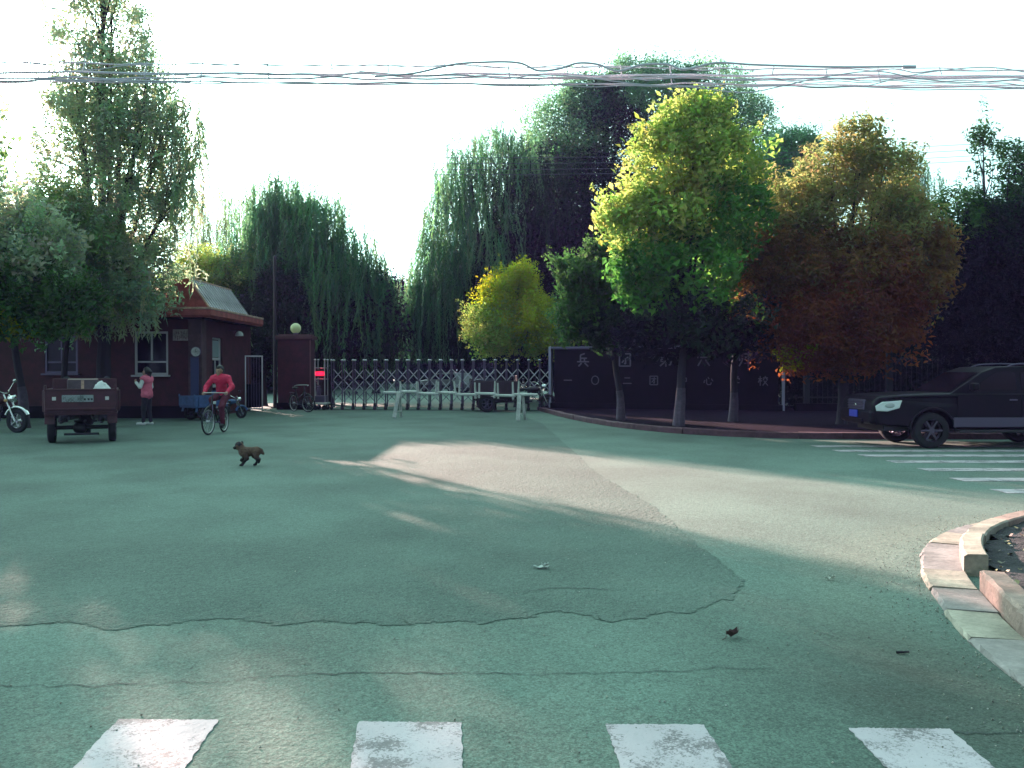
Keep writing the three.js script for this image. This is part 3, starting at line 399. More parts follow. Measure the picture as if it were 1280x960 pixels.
{ // wood behind the guardhouse
  reseed(191); const n = 15000, im = new THREE.InstancedMesh(clusters.mass, LEAF2, n), m4 = new THREE.Matrix4(), q = new THREE.Quaternion(); let k = 0;
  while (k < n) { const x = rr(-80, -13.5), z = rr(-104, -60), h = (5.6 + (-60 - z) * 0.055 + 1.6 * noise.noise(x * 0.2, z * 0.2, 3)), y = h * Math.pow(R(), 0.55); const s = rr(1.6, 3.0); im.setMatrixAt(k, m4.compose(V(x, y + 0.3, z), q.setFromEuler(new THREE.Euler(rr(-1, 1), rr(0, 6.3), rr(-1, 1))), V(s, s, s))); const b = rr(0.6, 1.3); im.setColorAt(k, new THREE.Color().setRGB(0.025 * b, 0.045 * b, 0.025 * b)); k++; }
  im.name = 'grove'; im.castShadow = im.receiveShadow = true; tag(im, 'low dark grove of trees beyond the guardhouse and the left willow', 'grove'); im.userData.kind = 'stuff'; scene.add(im);
}
{ // wood that closes the view
  reseed(190); const n = 26000, im = new THREE.InstancedMesh(clusters.mass, LEAF2, n), m4 = new THREE.Matrix4(), q = new THREE.Quaternion(); let k = 0;
  while (k < n) { const x = rr(-95, 95), z = rr(-140, -106), h = (7.5 + 3.5 * noise.noise(x * 0.12, z * 0.12, 3)) * (Math.abs(x + 14) < 5 ? 0.85 : 1), y = h * Math.pow(R(), 0.6); if (Math.abs(x + 9) < 1.6 && y < 4 ) continue; const s = rr(1.6, 3.2); im.setMatrixAt(k, m4.compose(V(x, y + 0.3, z), q.setFromEuler(new THREE.Euler(rr(-1, 1), rr(0, 6.3), rr(-1, 1))), V(s, s, s))); const b = rr(0.6, 1.3); im.setColorAt(k, new THREE.Color().setRGB(0.02 * b, 0.035 * b, 0.022 * b)); k++; }
  im.name = 'far_wood'; im.castShadow = im.receiveShadow = true; tag(im, 'dark wood closing the view at the far end of the lane', 'wood'); im.userData.kind = 'stuff'; scene.add(im);
}
// ------------------------------------------------------------------ guardhouse
{
  const t = thing('guardhouse', 'low dark red guardhouse with sloping pale roof panels left of the gate', 'guardhouse', [-10.4, 0, -29.6]);
  // local x runs to the left as negative, z to the back as negative
  const W = 11, Dp = 5.2, H = 3.35;
  const holes = [[-2.2, 1.45, 1.12, 1.45], [-5.2, 1.5, 1.1, 1.25], [-8.4, 1.5, 1.1, 1.25]]; // x, sill, width, height
  const sh = new THREE.Shape([[-W, 0], [0, 0], [0, H], [-W, H]].map((p) => new THREE.Vector2(...p)));
  for (const [x, y, w, h] of holes) sh.holes.push(new THREE.Path([[x, y], [x, y + h], [x + w, y + h], [x + w, y]].map((p) => new THREE.Vector2(...p))));
  const front = new THREE.ExtrudeGeometry(sh, { depth: 0.24, bevelEnabled: false }).translate(0, 0, -0.24);
  const s2 = new THREE.Shape([[0, 0], [Dp, 0], [Dp, H], [0, H]].map((p) => new THREE.Vector2(...p)));
  s2.holes.push(new THREE.Path([[0.95, 0.12], [0.95, 2.75], [2.0, 2.75], [2.0, 0.12]].map((p) => new THREE.Vector2(...p))));
  const side = new THREE.ExtrudeGeometry(s2, { depth: 0.24, bevelEnabled: false }).rotateY(Math.PI / 2).translate(-0.243, 0, -0.243);
  const wall = part('wall', [front, side, bx(W, H, 0.24, -W / 2, H / 2, -Dp - 0.37), bx(0.24, H, Dp, -W + 0.12, H / 2, -Dp / 2 - 0.25), bx(W - 0.6, 0.1, Dp - 0.1, -W / 2, 0.02, -Dp / 2 - 0.25)], M.redWall, t);
  part('corner_pillar', [bx(0.46, H - 0.01, 0.46, -0.16, H / 2, -0.16, 0, 0, 0, 0.02)], mat(0.10, 0.045, 0.06, { map: tMottle, roughness: 0.7 }), t);
  part('plinth', bx(W + 0.1, 0.42, 0.06, -W / 2, 0.2, 0.033), M.wallDark, t); part('plinth', bx(0.06, 0.42, 0.9, 0.1, 0.2, -0.45), M.wallDark, t);
  holes.forEach(([x, y, w, h], i) => {
    const win = part('window', [bx(w, 0.07, 0.09, x + w / 2, y + 0.035, -0.06), bx(w, 0.07, 0.09, x + w / 2, y + h - 0.035, -0.06), bx(0.07, h - 0.14, 0.09, x + 0.035, y + h / 2, -0.06), bx(0.07, h - 0.14, 0.09, x + w - 0.035, y + h / 2, -0.06), bx(w - 0.14, 0.055, 0.07, x + w / 2, y + h * 0.30, -0.06), bx(0.055, h * 0.70 - 0.1, 0.07, x + w / 2, y + h * 0.66 - 0.02, -0.06)], i ? M.dullSteel : M.whiteFrame, t);
    part('sill', bx(w + 0.16, 0.06, 0.16, x + w / 2, y - 0.033, 0.04), i ? M.dullSteel : M.whiteFrame, win);
    for (const [px, py, pw, ph] of [[x + 0.075, y + 0.075, w - 0.15, h * 0.30 - 0.105], [x + 0.075, y + h * 0.30 + 0.03, w / 2 - 0.105, h * 0.7 - 0.11], [x + w / 2 + 0.03, y + h * 0.30 + 0.03, w / 2 - 0.105, h * 0.7 - 0.11]]) part('pane', bx(pw, ph, 0.012, px + pw / 2, py + ph / 2, -0.075, 0, 0, 0, 0.002), M.darkGlass, win);
    if (i === 0) part('curtain', bx(0.3, 0.62, 0.02, x + 0.3, y + 0.95, -0.35), M.cream, win);
  });
  const door = part('door', [bx(0.06, 2.63, 0.06, -0.1, 1.435, -1.225), bx(0.06, 2.63, 0.06, -0.1, 1.435, -2.21), bx(0.06, 0.06, 0.92, -0.1, 2.72, -1.717), bx(0.06, 0.09, 0.92, -0.1, 2.0, -1.717), bx(0.05, 0.1, 0.92, -0.1, 1.05, -1.717), bx(0.05, 0.3, 0.92, -0.1, 0.28, -1.717), bx(0.05, 0.9, 0.05, -0.1, 1.52, -1.717)], M.whiteFrame, t, 'glazed door with pale frame');
  part('pane', bx(0.012, 0.6, 0.9, -0.11, 2.36, -1.717), mat(0.25, 0.3, 0.32, { roughness: 0.1 }), door); part('pane', bx(0.012, 0.84, 0.42, -0.11, 1.52, -1.49), M.darkGlass, door); part('pane', bx(0.012, 0.84, 0.42, -0.11, 1.52, -1.945), M.darkGlass, door);
  part('handle', bar(V(-0.04, 1.02, -1.32), V(-0.04, 1.3, -1.32), 0.015), M.steel, door);
  // eaves slab with its painted edge
  const eave = part('eaves', [bx(W + 0.9, 0.2, 0.06, -W / 2 + 0.1, 3.5, 0.55), bx(0.06, 0.2, Dp + 0.9, 0.52, 3.5, -Dp / 2 + 0.1), bx(W + 0.84, 0.1, Dp + 1, -W / 2 + 0.06, 3.4, -Dp / 2 + 0.02)], M.redTrim, t);
  part('eaves_edge', [bx(W + 0.92, 0.07, 0.08, -W / 2 + 0.11, 3.64, 0.555), bx(0.08, 0.07, Dp + 0.9, 0.525, 3.64, -Dp / 2 + 0.1)], M.cream, eave);
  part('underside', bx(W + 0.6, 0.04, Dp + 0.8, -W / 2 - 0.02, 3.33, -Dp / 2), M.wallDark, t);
  // sloping parapet on the right side: red end, pale panel
  const end = prism([[-1.02, 3.61], [0.46, 3.61], [-0.26, 4.62], [-0.86, 4.58]], 4.4).translate(0, 0, -1.78);
  part('parapet', [end, prism([[0, 3.61], [-0.1, 4.3], [-0.5, 4.5], [-0.5, 3.61]], W - 1.3).rotateY(Math.PI / 2).scale(1, 1, 1).translate(-W / 2 - 0.45, 0, -0.35)], M.redTrim, t);
  const ang = Math.atan2(1.01, -0.72), pan = part('roof_panel', [bx(1.16, 0.03, 4.3, 0.115, 4.13, -1.78, 0, 0, -Math.atan2(1.01, 0.72), 0.005)], M.roofTile, t, 'pale sloping roof panel facing the gate');
  const rib = []; for (let i = 0; i < 15; i++) rib.push(bx(1.14, 0.03, 0.035, 0.135, 4.145, 0.25 - i * 0.29, 0, 0, -Math.atan2(1.01, 0.72), 0.006)); part('rib', rib, M.roofTile, pan);
  part('border', bx(1.22, 0.05, 0.09, 0.12, 4.13, 0.40, 0, 0, -Math.atan2(1.01, 0.72)), M.cream, pan); part('border', bx(0.09, 0.05, 4.3, -0.24, 4.635, -1.78), M.cream, pan);
  const fp = part('roof_panel', [bx(W - 1.35, 0.95, 0.03, -W / 2 - 0.45, 4.02, -0.02, -0.62, 0, 0, 0.005)], M.roofTile, t, 'pale green sloping panel over the front');
  const fr = []; for (let i = 0; i < 32; i++) fr.push(bx(0.035, 0.93, 0.03, -1.15 - i * 0.3, 4.035, -0.005, -0.62, 0, 0, 0.006)); part('rib', fr, M.roofTile, fp);
}
{ // signs on the guardhouse
  const s = thing('notice_board', 'pale notice board with two lines of small writing beside the guardhouse window', 'sign', [-10.96, 2.78, -29.555]);
  part('panel', bx(0.68, 0.38, 0.03), mat(0.36, 0.30, 0.30, { map: tMottle }), s); reseed(41);
  const g = []; for (const [y, n, w] of [[0.085, 6, 0.075], [-0.085, 8, 0.052]]) for (let i = 0; i < n; i++) { const x = -0.28 + (i + 0.5) * 0.56 / n; for (let k = 0; k < 5; k++) g.push(bx(k % 2 ? 0.012 : w * rr(0.5, 1), k % 2 ? 0.10 * rr(0.5, 1) : 0.012, 0.004, x + rr(-1, 1) * w * 0.3, y + rr(-0.05, 0.05), 0.0165 + k * 0.0004)); }
  part('lettering', g, mat(0.08, 0.02, 0.03), s);
  const d = thing('round_sign', 'small round white disc fixed on the guardhouse corner above the blue board', 'sign', [-10.5, 2.22, -29.45]);
  part('disc', new THREE.CylinderGeometry(0.16, 0.16, 0.03, 24).rotateX(Math.PI / 2), M.white, d); part('rim', new THREE.TorusGeometry(0.16, 0.012, 6, 28).translate(0, 0, 0.012), M.dullSteel, d); part('pointer', [bx(0.012, 0.1, 0.006, 0, 0.04, 0.018), bx(0.07, 0.012, 0.006, 0.03, 0, 0.0185)], M.black, d);
  const b = thing('vertical_board', 'tall narrow dark blue board hung on the guardhouse corner', 'sign', [-10.55, 1.28, -29.47]);
  part('board', bx(0.27, 1.5, 0.035), mat(0.03, 0.035, 0.12, { roughness: 0.5 }), b); for (const y of [0.765, -0.765]) part('frame_bar', bx(0.3, 0.03, 0.05, 0, y, 0), M.dullSteel, b);
  const l = thing('wall_lamp', 'white bowl lamp on the guardhouse side under the eaves', 'lamp', [-10.02, 2.92, -32.6]);
  part('shade', new THREE.LatheGeometry([[0.02, 0.12], [0.08, 0.1], [0.14, 0.02], [0.15, -0.06], [0.135, -0.06], [0.12, 0.02]].map((p) => new THREE.Vector2(...p)), 16), M.white, l); part('bracket', bar(V(-0.38, 0.16, 0), V(0, 0.12, 0), 0.015), M.dullSteel, l);
}
{ // side gate and pillar with lamp
  const g = thing('side_gate', 'narrow barred metal gate between the guardhouse and the brick pillar', 'gate', [-9.97, 0, -34.2], 0.25);
  part('frame', [bx(0.05, 2.15, 0.05, -0.3, 1.1, 0), bx(0.05, 2.15, 0.05, 0.32, 1.1, 0), bx(0.57, 0.05, 0.05, 0.01, 2.15, 0), bx(0.57, 0.05, 0.05, 0.01, 0.12, 0)], M.steel, g);
  for (let i = 0; i < 5; i++) part('rail', bar(V(-0.19 + i * 0.1, 0.14, 0), V(-0.19 + i * 0.1, 2.13, 0), 0.012, 0.012, 6), M.dullSteel, g);
  part('panel', bx(0.56, 0.9, 0.015, 0.01, 0.62, -0.012), M.wallDark, g);
  const p = thing('gate_pillar', 'dark red tiled gate pillar carrying the globe lamp', 'pillar', [-8.85, 0, -36.4]);
  part('shaft', bx(1.34, 2.86, 0.8, 0, 1.42, 0, 0, 0, 0, 0.02), M.redWall, p); part('cap', [bx(1.5, 0.16, 0.96, 0, 2.93, 0, 0, 0, 0, 0.02), bx(1.3, 0.06, 0.76, 0, 3.04, 0)], mat(0.12, 0.035, 0.045, { map: tMottle }), p); part('base', bx(1.42, 0.3, 0.88, 0, 0.14, 0), M.wallDark, p);
  part('edge_strip', bx(0.04, 2.5, 0.02, 0.66, 1.6, 0.413), mat(0.2, 0.08, 0.1), p);
  const l = thing('globe_lamp', 'round cream globe lamp on top of the gate pillar', 'lamp', [-8.85, 3.07, -36.3]);
  part('globe', new THREE.SphereGeometry(0.215, 28, 20).translate(0, 0.25, 0), new THREE.MeshPhysicalMaterial({ color: new THREE.Color().setRGB(0.78, 0.78, 0.5), roughness: 1, transmission: 0.35, thickness: 0 }), l); part('collar', new THREE.CylinderGeometry(0.09, 0.11, 0.06, 16).translate(0, 0.03, 0), M.dullSteel, l);
  const u = thing('utility_pole', 'tall dark pole standing just left of the gate pillar', 'pole', [-10.05, 0, -37.6]);
  part('shaft', bar(V(0, 0, 0), V(0, 6.4, 0), 0.085, 0.06, 10), M.black, u); part('cap', ball(0.07, 0, 6.42, 0, 1, 0.5, 1), M.black, u); part('base_plate', bx(0.3, 0.04, 0.3, 0, 0.02, 0), M.black, u);
}
{ // folding gate with its drive unit
  const A = V(-7.28, 0, -36.0), B = V(1.55, 0, -35.2), n = 20, dir = B.clone().sub(A).normalize(), turn = -Math.atan2(dir.z, dir.x), L = B.distanceTo(A);
  const t = thing('folding_gate', 'long stainless folding scissor gate closing the lane', 'gate', A.toArray(), turn), H = 1.98;
  for (let i = 0; i <= n; i++) {
    const x = i * L / n, p = part('post', [bar(V(x, 0.12, 0.17), V(x, H, 0.17), 0.026), bar(V(x, 0.12, -0.17), V(x, H, -0.17), 0.026), bx(0.06, 0.05, 0.4, x, 0.13, 0), bx(0.04, 0.04, 0.3, x, 1.1, 0)], M.dullSteel, t);
    for (const z of [0.17, -0.17]) part('knob', ball(0.052, x, H + 0.03, z, 1.15, 0.75, 1.15, 10), M.steel, p);
    part('wheel', [new THREE.CylinderGeometry(0.07, 0.07, 0.05, 14).rotateX(Math.PI / 2).translate(x, 0.072, 0.17), bx(0.09, 0.16, 0.1, x, 0.2, 0.17)], M.black, p);
    if (i < n) for (const [z, s] of [[0.03, 1], [-0.03, -1]]) for (const [y0, y1] of [[0.75, 1.2], [1.2, 1.65]]) { const a = s > 0 ? y0 : y1, b = s > 0 ? y1 : y0; part('lattice_bar', strut(V(x + 0.02, a, z), V(x + L / n - 0.02, b, z), 0.036, 0.014), M.steel, t); }
    if (i < n) for (const [y0, y1, z] of [[0.32, 0.74, 0.03], [0.74, 0.32, -0.03]]) part('lattice_bar', strut(V(x + 0.02, y0, z), V(x + L / n - 0.02, y1, z), 0.022, 0.012), M.dullSteel, t);
  }
  part('track', bx(L, 0.02, 0.08, L / 2, 0.012, 0), M.black, t);
  const u = thing('gate_drive_unit', 'boxy gate motor unit with a glowing red display beside the pillar', 'gate motor', [-7.72, 0, -35.9], turn);
  part('frame', [bar(V(-0.2, 0.1, 0.2), V(-0.2, 2.0, 0.2), 0.025), bar(V(0.2, 0.1, 0.2), V(0.2, 2.0, 0.2), 0.025), bar(V(-0.2, 0.1, -0.2), V(-0.2, 2.0, -0.2), 0.025), bar(V(0.2, 0.1, -0.2), V(0.2, 2.0, -0.2), 0.025), bx(0.46, 0.03, 0.46, 0, 1.7, 0), bx(0.46, 0.03, 0.46, 0, 1.25, 0)], M.steel, u);
  for (const [x, z] of [[-0.2, 0.2], [0.2, 0.2], [-0.2, -0.2], [0.2, -0.2]]) part('knob', ball(0.05, x, 2.03, z, 1.1, 0.7, 1.1, 10), M.steel, u);
  part('motor_housing', [bx(0.42, 0.34, 0.5, 0, 0.42, 0, 0, 0, 0, 0.04), bx(0.16, 0.34, 0.2, -0.1, 0.72, 0.05, 0, 0, 0, 0.05), ball(0.09, -0.1, 0.93, 0.05)], M.dullSteel, u);
  part('bumper', bx(0.56, 0.08, 0.62, 0, 0.27, 0, 0, 0, 0, 0.03), M.white, u);
  for (const [x, z] of [[-0.18, 0.22], [0.18, 0.22], [-0.18, -0.22], [0.18, -0.22]]) part('wheel', new THREE.CylinderGeometry(0.1, 0.1, 0.06, 16).rotateX(Math.PI / 2).translate(x, 0.1, z), M.rubber, u);
  const s = part('display_box', bx(0.40, 0.32, 0.14, 0, 1.47, 0.13, 0, 0, 0, 0.015), M.black, u);
  const led = new THREE.MeshStandardMaterial({ roughness: 0.6, emissive: new THREE.Color().setRGB(1, 0.01, 0.05), emissiveIntensity: 0.55 }); led.color.setRGB(0.2, 0.01, 0.02);
  part('led_display_screen', bx(0.33, 0.155, 0.02, 0, 1.47, 0.213, 0, 0, 0, 0.05), led, s);
  const lamp = new THREE.PointLight(new THREE.Color().setRGB(1, 0.02, 0.06), 0.08); lamp.position.set(0, 1.47, 0.30); lamp.shadow.radius = 4; lamp.castShadow = true; u.add(lamp);
}
{ // spiked road barrier
  const a = ground(480, 521), b = ground(671, 526), t = thing('road_barrier', 'long pale pipe barrier with upright spikes standing before the gate', 'barrier', [a.x, 0, a.z]);
  const L = V(b.x - a.x, 0, b.z - a.z), pt = (px) => { const u = (px - 480) / 191; return V(L.x * u, 0.86 - 0.04 * u, L.z * u); };
  const up = (p, y, dx = 0) => V(p.x + dx, y, p.z);
  const cuts = [480, 504, 525, 552, 574, 598, 622, 645, 671];
  for (let i = 0; i + 1 < cuts.length; i++) { const y = 0.86 + (i % 2 ? 0.025 : -0.02) - i * 0.008; part('rail', bar(up(pt(cuts[i]), y), up(pt(cuts[i + 1] + 1), y - 0.008), 0.046, 0.046, 10), M.barrier, t); }
  reseed(3); for (const px of [503.5, 525, 526.5, 548, 551, 573.5, 578, 598, 603, 621, 625.5, 643, 649]) { const p = pt(px); part('spike', bar(up(p, 0.68 + rr(-.03, .03), rr(-.02, .02)), up(p, 1.24 + rr(-.05, .04), rr(-.05, .05)), 0.038, 0.028, 8), M.barrier, t); }
  for (const [px, s] of [[499, 1], [650, 0]]) { const p = pt(px); part('leg', strut(V(p.x + (s ? -0.1 : -0.03), 0, p.z + 0.28), V(p.x + 0.03, 0.86, p.z + 0.02), 0.13, 0.06), M.barrier, t); part('leg', strut(V(p.x + (s ? 0.06 : 0.2), 0, p.z - 0.28), V(p.x + (s ? 0.06 : 0.13), 0.84, p.z - 0.02), 0.09, 0.06), M.barrier, t); part('foot_bar', strut(V(p.x, 0.2, p.z + 0.24), V(p.x + 0.1, 0.2, p.z - 0.24), 0.03, 0.03), M.barrier, t); }
}
// ------------------------------------------------------------------ sign wall
{
  const A = V(1.55, 0, -34.9), B = V(9.9, 0, -32.4), dir = B.clone().sub(A), L = dir.length(), turn = -Math.atan2(dir.z, dir.x), H = 2.42;
  const t = thing('sign_wall', 'long dark wall with two rows of raised steel characters behind the verge', 'wall', A.toArray(), turn);
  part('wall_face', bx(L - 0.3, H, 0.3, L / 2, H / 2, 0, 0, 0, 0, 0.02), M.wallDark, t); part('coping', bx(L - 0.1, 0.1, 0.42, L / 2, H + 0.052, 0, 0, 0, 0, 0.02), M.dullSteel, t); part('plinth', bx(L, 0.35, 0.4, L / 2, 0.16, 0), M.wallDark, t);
  for (const x of [-0.02, L + 0.02]) part('end_post', bx(0.11, H + 0.12, 0.34, x, H / 2 + 0.05, 0.02, 0, 0, 0, 0.02), mat(0.26, 0.24, 0.34, { metalness: 0.4, roughness: 0.35 }), t);
  const C = { // strokes on a unit square, y up
    soldier: [[.62, .98, .3, .88], [.3, .88, .3, .38], [.3, .64, .78, .64], [.6, .64, .6, .38], [.05, .38, .95, .38], [.38, .28, .15, .03], [.62, .28, .88, .03]],
    group: [[.1, .05, .1, .95, .9, .95, .9, .05, .1, .05], [.25, .68, .76, .68], [.55, .84, .55, .2, .44, .26], [.55, .62, .28, .3]],
    order: [[.2, .98, .06, .78], [.15, .88, .44, .88], [.28, .88, .33, .77], [.65, .98, .52, .78], [.6, .88, .92, .88], [.74, .88, .79, .77], [.15, .68, .85, .68, .85, .54, .16, .54, .12, .38, .9, .38, .82, .12, .7, .15], [.5, .7, .5, 0], [.46, .38, .08, .05]],
    six: [[.44, .97, .55, .82], [.05, .66, .95, .66], [.36, .5, .1, .06], [.62, .5, .92, .06]],
    master: [[.1, .85, .1, .4], [.3, .95, .28, .4, .06, .03], [.42, .9, .97, .9], [.48, .66, .48, .2], [.48, .66, .92, .66, .92, .22, .82, .25], [.7, .9, .7, 0]],
    dash: [[.05, .5, .95, .5]], ring: [Array.from({ length: 25 }, (_, i) => [.5 + .38 * Math.cos(i * Math.PI / 12), .5 + .45 * Math.sin(i * Math.PI / 12)]).flat()], two: [[.2, .76, .8, .76], [.04, .18, .96, .18]],
    middle: [[.12, .4, .12, .76, .88, .76, .88, .4, .12, .4], [.5, 1, .5, 0]], heart: [[.12, .55, .04, .25], [.3, .7, .32, .2, .44, .08, .74, .1, .78, .3], [.45, .87, .56, .66], [.8, .7, .95, .44]],
    study: [[.18, .96, .27, .82], [.47, .99, .52, .84], [.83, .97, .7, .82], [.08, .58, .08, .75, .92, .75, .92, .6], [.3, .58, .72, .58, .5, .42], [.5, .44, .5, .05, .38, .1], [.06, .3, .94, .3]],
    school: [[.02, .72, .42, .72], [.22, .98, .22, 0], [.22, .7, .02, .32], [.22, .62, .4, .44], [.7, .98, .73, .86], [.48, .8, .97, .8], [.6, .73, .5, .56], [.82, .73, .95, .56], [.84, .52, .46, .02], [.57, .5, .97, .02]],
  };
  const write = (list, xs, y, size, wdt) => list.forEach((k, i) => { const gs = []; for (const s of C[k]) for (let j = 0; j + 3 < s.length; j += 2) gs.push(strut(V(xs[i] + (s[j] - .5) * size, y + (s[j + 1] - .5) * size, 0.172 + 0.002 * (gs.length % 5)), V(xs[i] + (s[j + 2] - .5) * size, y + (s[j + 3] - .5) * size, 0.172 + 0.002 * (gs.length % 5)), wdt, 0.03)); part('character', gs, letter, t); });
  const letter = mat(0.13, 0.11, 0.15, { metalness: 0.85, roughness: 0.3 });
  const X = (px) => { const r = ray(px, 463), k = r.x / -r.z; const u = (k * -A.z - A.x) / (dir.x + k * dir.z); return u * L; };
  write(['soldier', 'group', 'order', 'six', 'master'], [730, 782, 833, 880, 932].map(X), 2.0, 0.52, 0.05);
  write(['dash', 'ring', 'two', 'group', 'middle', 'heart', 'study', 'school'], [711, 745, 785, 818, 854, 886, 919, 954].map(X), 1.22, 0.36, 0.036);
}
{ // low fence and shrubs between the sign wall and the car
  const t = thing('iron_fence', 'dark iron fence running from the sign wall behind the black car', 'fence', [10.3, 0, -32.2]);
  part('fence_base', bx(26, 0.4, 0.3, 13, 0.2, 0), M.wallDark, t);
  for (let i = 0; i < 9; i++) part('post', [bx(0.2, 1.9, 0.2, 0.4 + i * 3, 1.3, 0), ball(0.09, 0.4 + i * 3, 2.3, 0)], M.black, t);
  part('top_rail', bx(25.4, 0.05, 0.04, 12.8, 2.0, 0), M.black, t); part('lower_rail', bx(25.4, 0.05, 0.04, 12.8, 0.62, 0), M.black, t);
  for (let i = 0; i < 60; i++) part('picket', bar(V(0.6 + i * 0.19, 0.4, 0), V(0.6 + i * 0.19, 2.15, 0), 0.011, 0.009, 5), M.black, t);
}
const shrubSpots = [[1000, 34.5, 'dark shrub behind the iron fence under the rust red tree'], [1048, 34, 'dark shrub behind the fence left of the bright gap'], [1120, 34.2, 'dark shrub behind the fence over the car bonnet'], [1175, 34, 'dark shrub behind the fence over the car windscreen'], [1240, 34.5, 'dark shrub behind the fence above the car door'], [1310, 34, 'dark shrub behind the fence at the picture edge']];
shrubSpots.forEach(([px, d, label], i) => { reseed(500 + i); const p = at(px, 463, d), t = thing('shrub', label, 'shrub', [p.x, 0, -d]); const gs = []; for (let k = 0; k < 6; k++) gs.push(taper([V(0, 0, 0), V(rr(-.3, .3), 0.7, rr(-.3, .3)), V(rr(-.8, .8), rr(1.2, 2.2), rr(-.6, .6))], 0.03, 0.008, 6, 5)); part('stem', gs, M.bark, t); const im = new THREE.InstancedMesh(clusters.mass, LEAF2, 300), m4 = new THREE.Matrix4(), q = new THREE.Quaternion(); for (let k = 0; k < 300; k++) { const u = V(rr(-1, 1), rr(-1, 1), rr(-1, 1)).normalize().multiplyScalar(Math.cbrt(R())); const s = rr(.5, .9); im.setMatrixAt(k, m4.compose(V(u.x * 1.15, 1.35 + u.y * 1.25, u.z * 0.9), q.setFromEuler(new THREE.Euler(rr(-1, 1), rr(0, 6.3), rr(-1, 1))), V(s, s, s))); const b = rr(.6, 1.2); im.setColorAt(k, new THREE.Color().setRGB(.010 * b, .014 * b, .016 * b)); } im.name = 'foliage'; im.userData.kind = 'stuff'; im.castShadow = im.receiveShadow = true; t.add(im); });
// ------------------------------------------------------------------ overhead cables
{
  const Z = -16, t = thing('cable_bundle', 'thick bundle of sagging overhead cables crossing above the treetops', 'cables', [0, 6.9, Z]); reseed(61);
  const y0 = at(640, 95, 16).y, Y = (py) => at(640, py, 16).y - 6.9, X = (px) => (px - 640) / FOCAL * 16;
  const run = (list, r, z, wob = 0.02) => part('cable', tube(list.map(([a, b]) => V(X(a), Y(b) + rr(-wob, wob), z + rr(-.02, .02))), r, 160, 6), M.cable, t);
  const line = (ya, yb, w = 1.6, s = 40) => { const l = []; for (let px = -420; px <= 1720; px += s) l.push([px, ya + (yb - ya) * (px - 560) / 720 + rr(-w, w)]); return l; };
  run(line(82, 87, 0.5), 0.009, -0.02); run(line(84, 91, 1.8, 26), 0.011, 0.05, 0.01);
  run(line(92, 95, 1.0), 0.021, -0.05); run(line(98, 98, 0.8), 0.018, 0.02); run(line(97, 103, 2.0, 30), 0.010, 0.06, 0.015);
  run(line(104, 106, 0.8), 0.014, -0.03); run(line(105, 110, 1.0), 0.016, 0.03); run(line(107, 113, 0.6), 0.008, 0.07); run(line(94, 108, 3.0, 34), 0.008, 0.09, 0.02);
  run([[470, 98], [520, 94], [566, 84], [596, 81], [650, 82], [672, 91], [700, 88], [720, 82], [745, 83], [770, 92], [800, 84], [832, 83], [850, 90], [870, 86], [890, 82], [940, 84], [1040, 86], [1132, 86]], 0.019, 0.12, 0.005);
  run([[660, 96], [720, 100], [800, 108], [860, 112], [930, 119], [965, 112], [1020, 100], [1090, 92], [1140, 101], [1200, 106], [1290, 100]], 0.010, 0.14, 0.01);
  run([[1080, 110], [1130, 98], [1180, 90], [1230, 88], [1290, 97]], 0.009, 0.15, 0.01);
  const ties = []; for (let px = -380; px < 1700; px += 58 + 22 * R()) ties.push(px); for (const px of ties) { const x = X(px), ya = Y(82 + 5 * (px - 560) / 720 - 2), yb = Y(108); part('tie', strut(V(x, ya, 0.02), V(x + rr(-.05, .05), ya + (yb - ya) * rr(0.35, 0.9), 0.04), 0.016, 0.02), M.cable, t); }
  part('junction_sleeve', bar(V(X(1122), Y(86.5), 0.12), V(X(1138), Y(86.5), 0.12), 0.032, 0.032, 8), M.cable, t);
  for (const [i, py] of [181, 188, 195, 201].entries()) one('power_line', tube(Array.from({ length: 9 }, (_, k) => { const x = -30 + k * 7.5; return V(x, at(1200, py, 34).y + 0.10 * (x - 17) * 0.12 + 0.0015 * (x - 3) ** 2 - 0.3, -34 - i * 0.05); }), 0.010, 60, 5), M.wire, ['uppermost thin wire strung behind the street trees', 'second thin wire from the top behind the street trees', 'third thin wire from the top behind the street trees', 'lowest thin wire strung behind the street trees'][i], 'wire', 'thin wires behind the street trees');
}
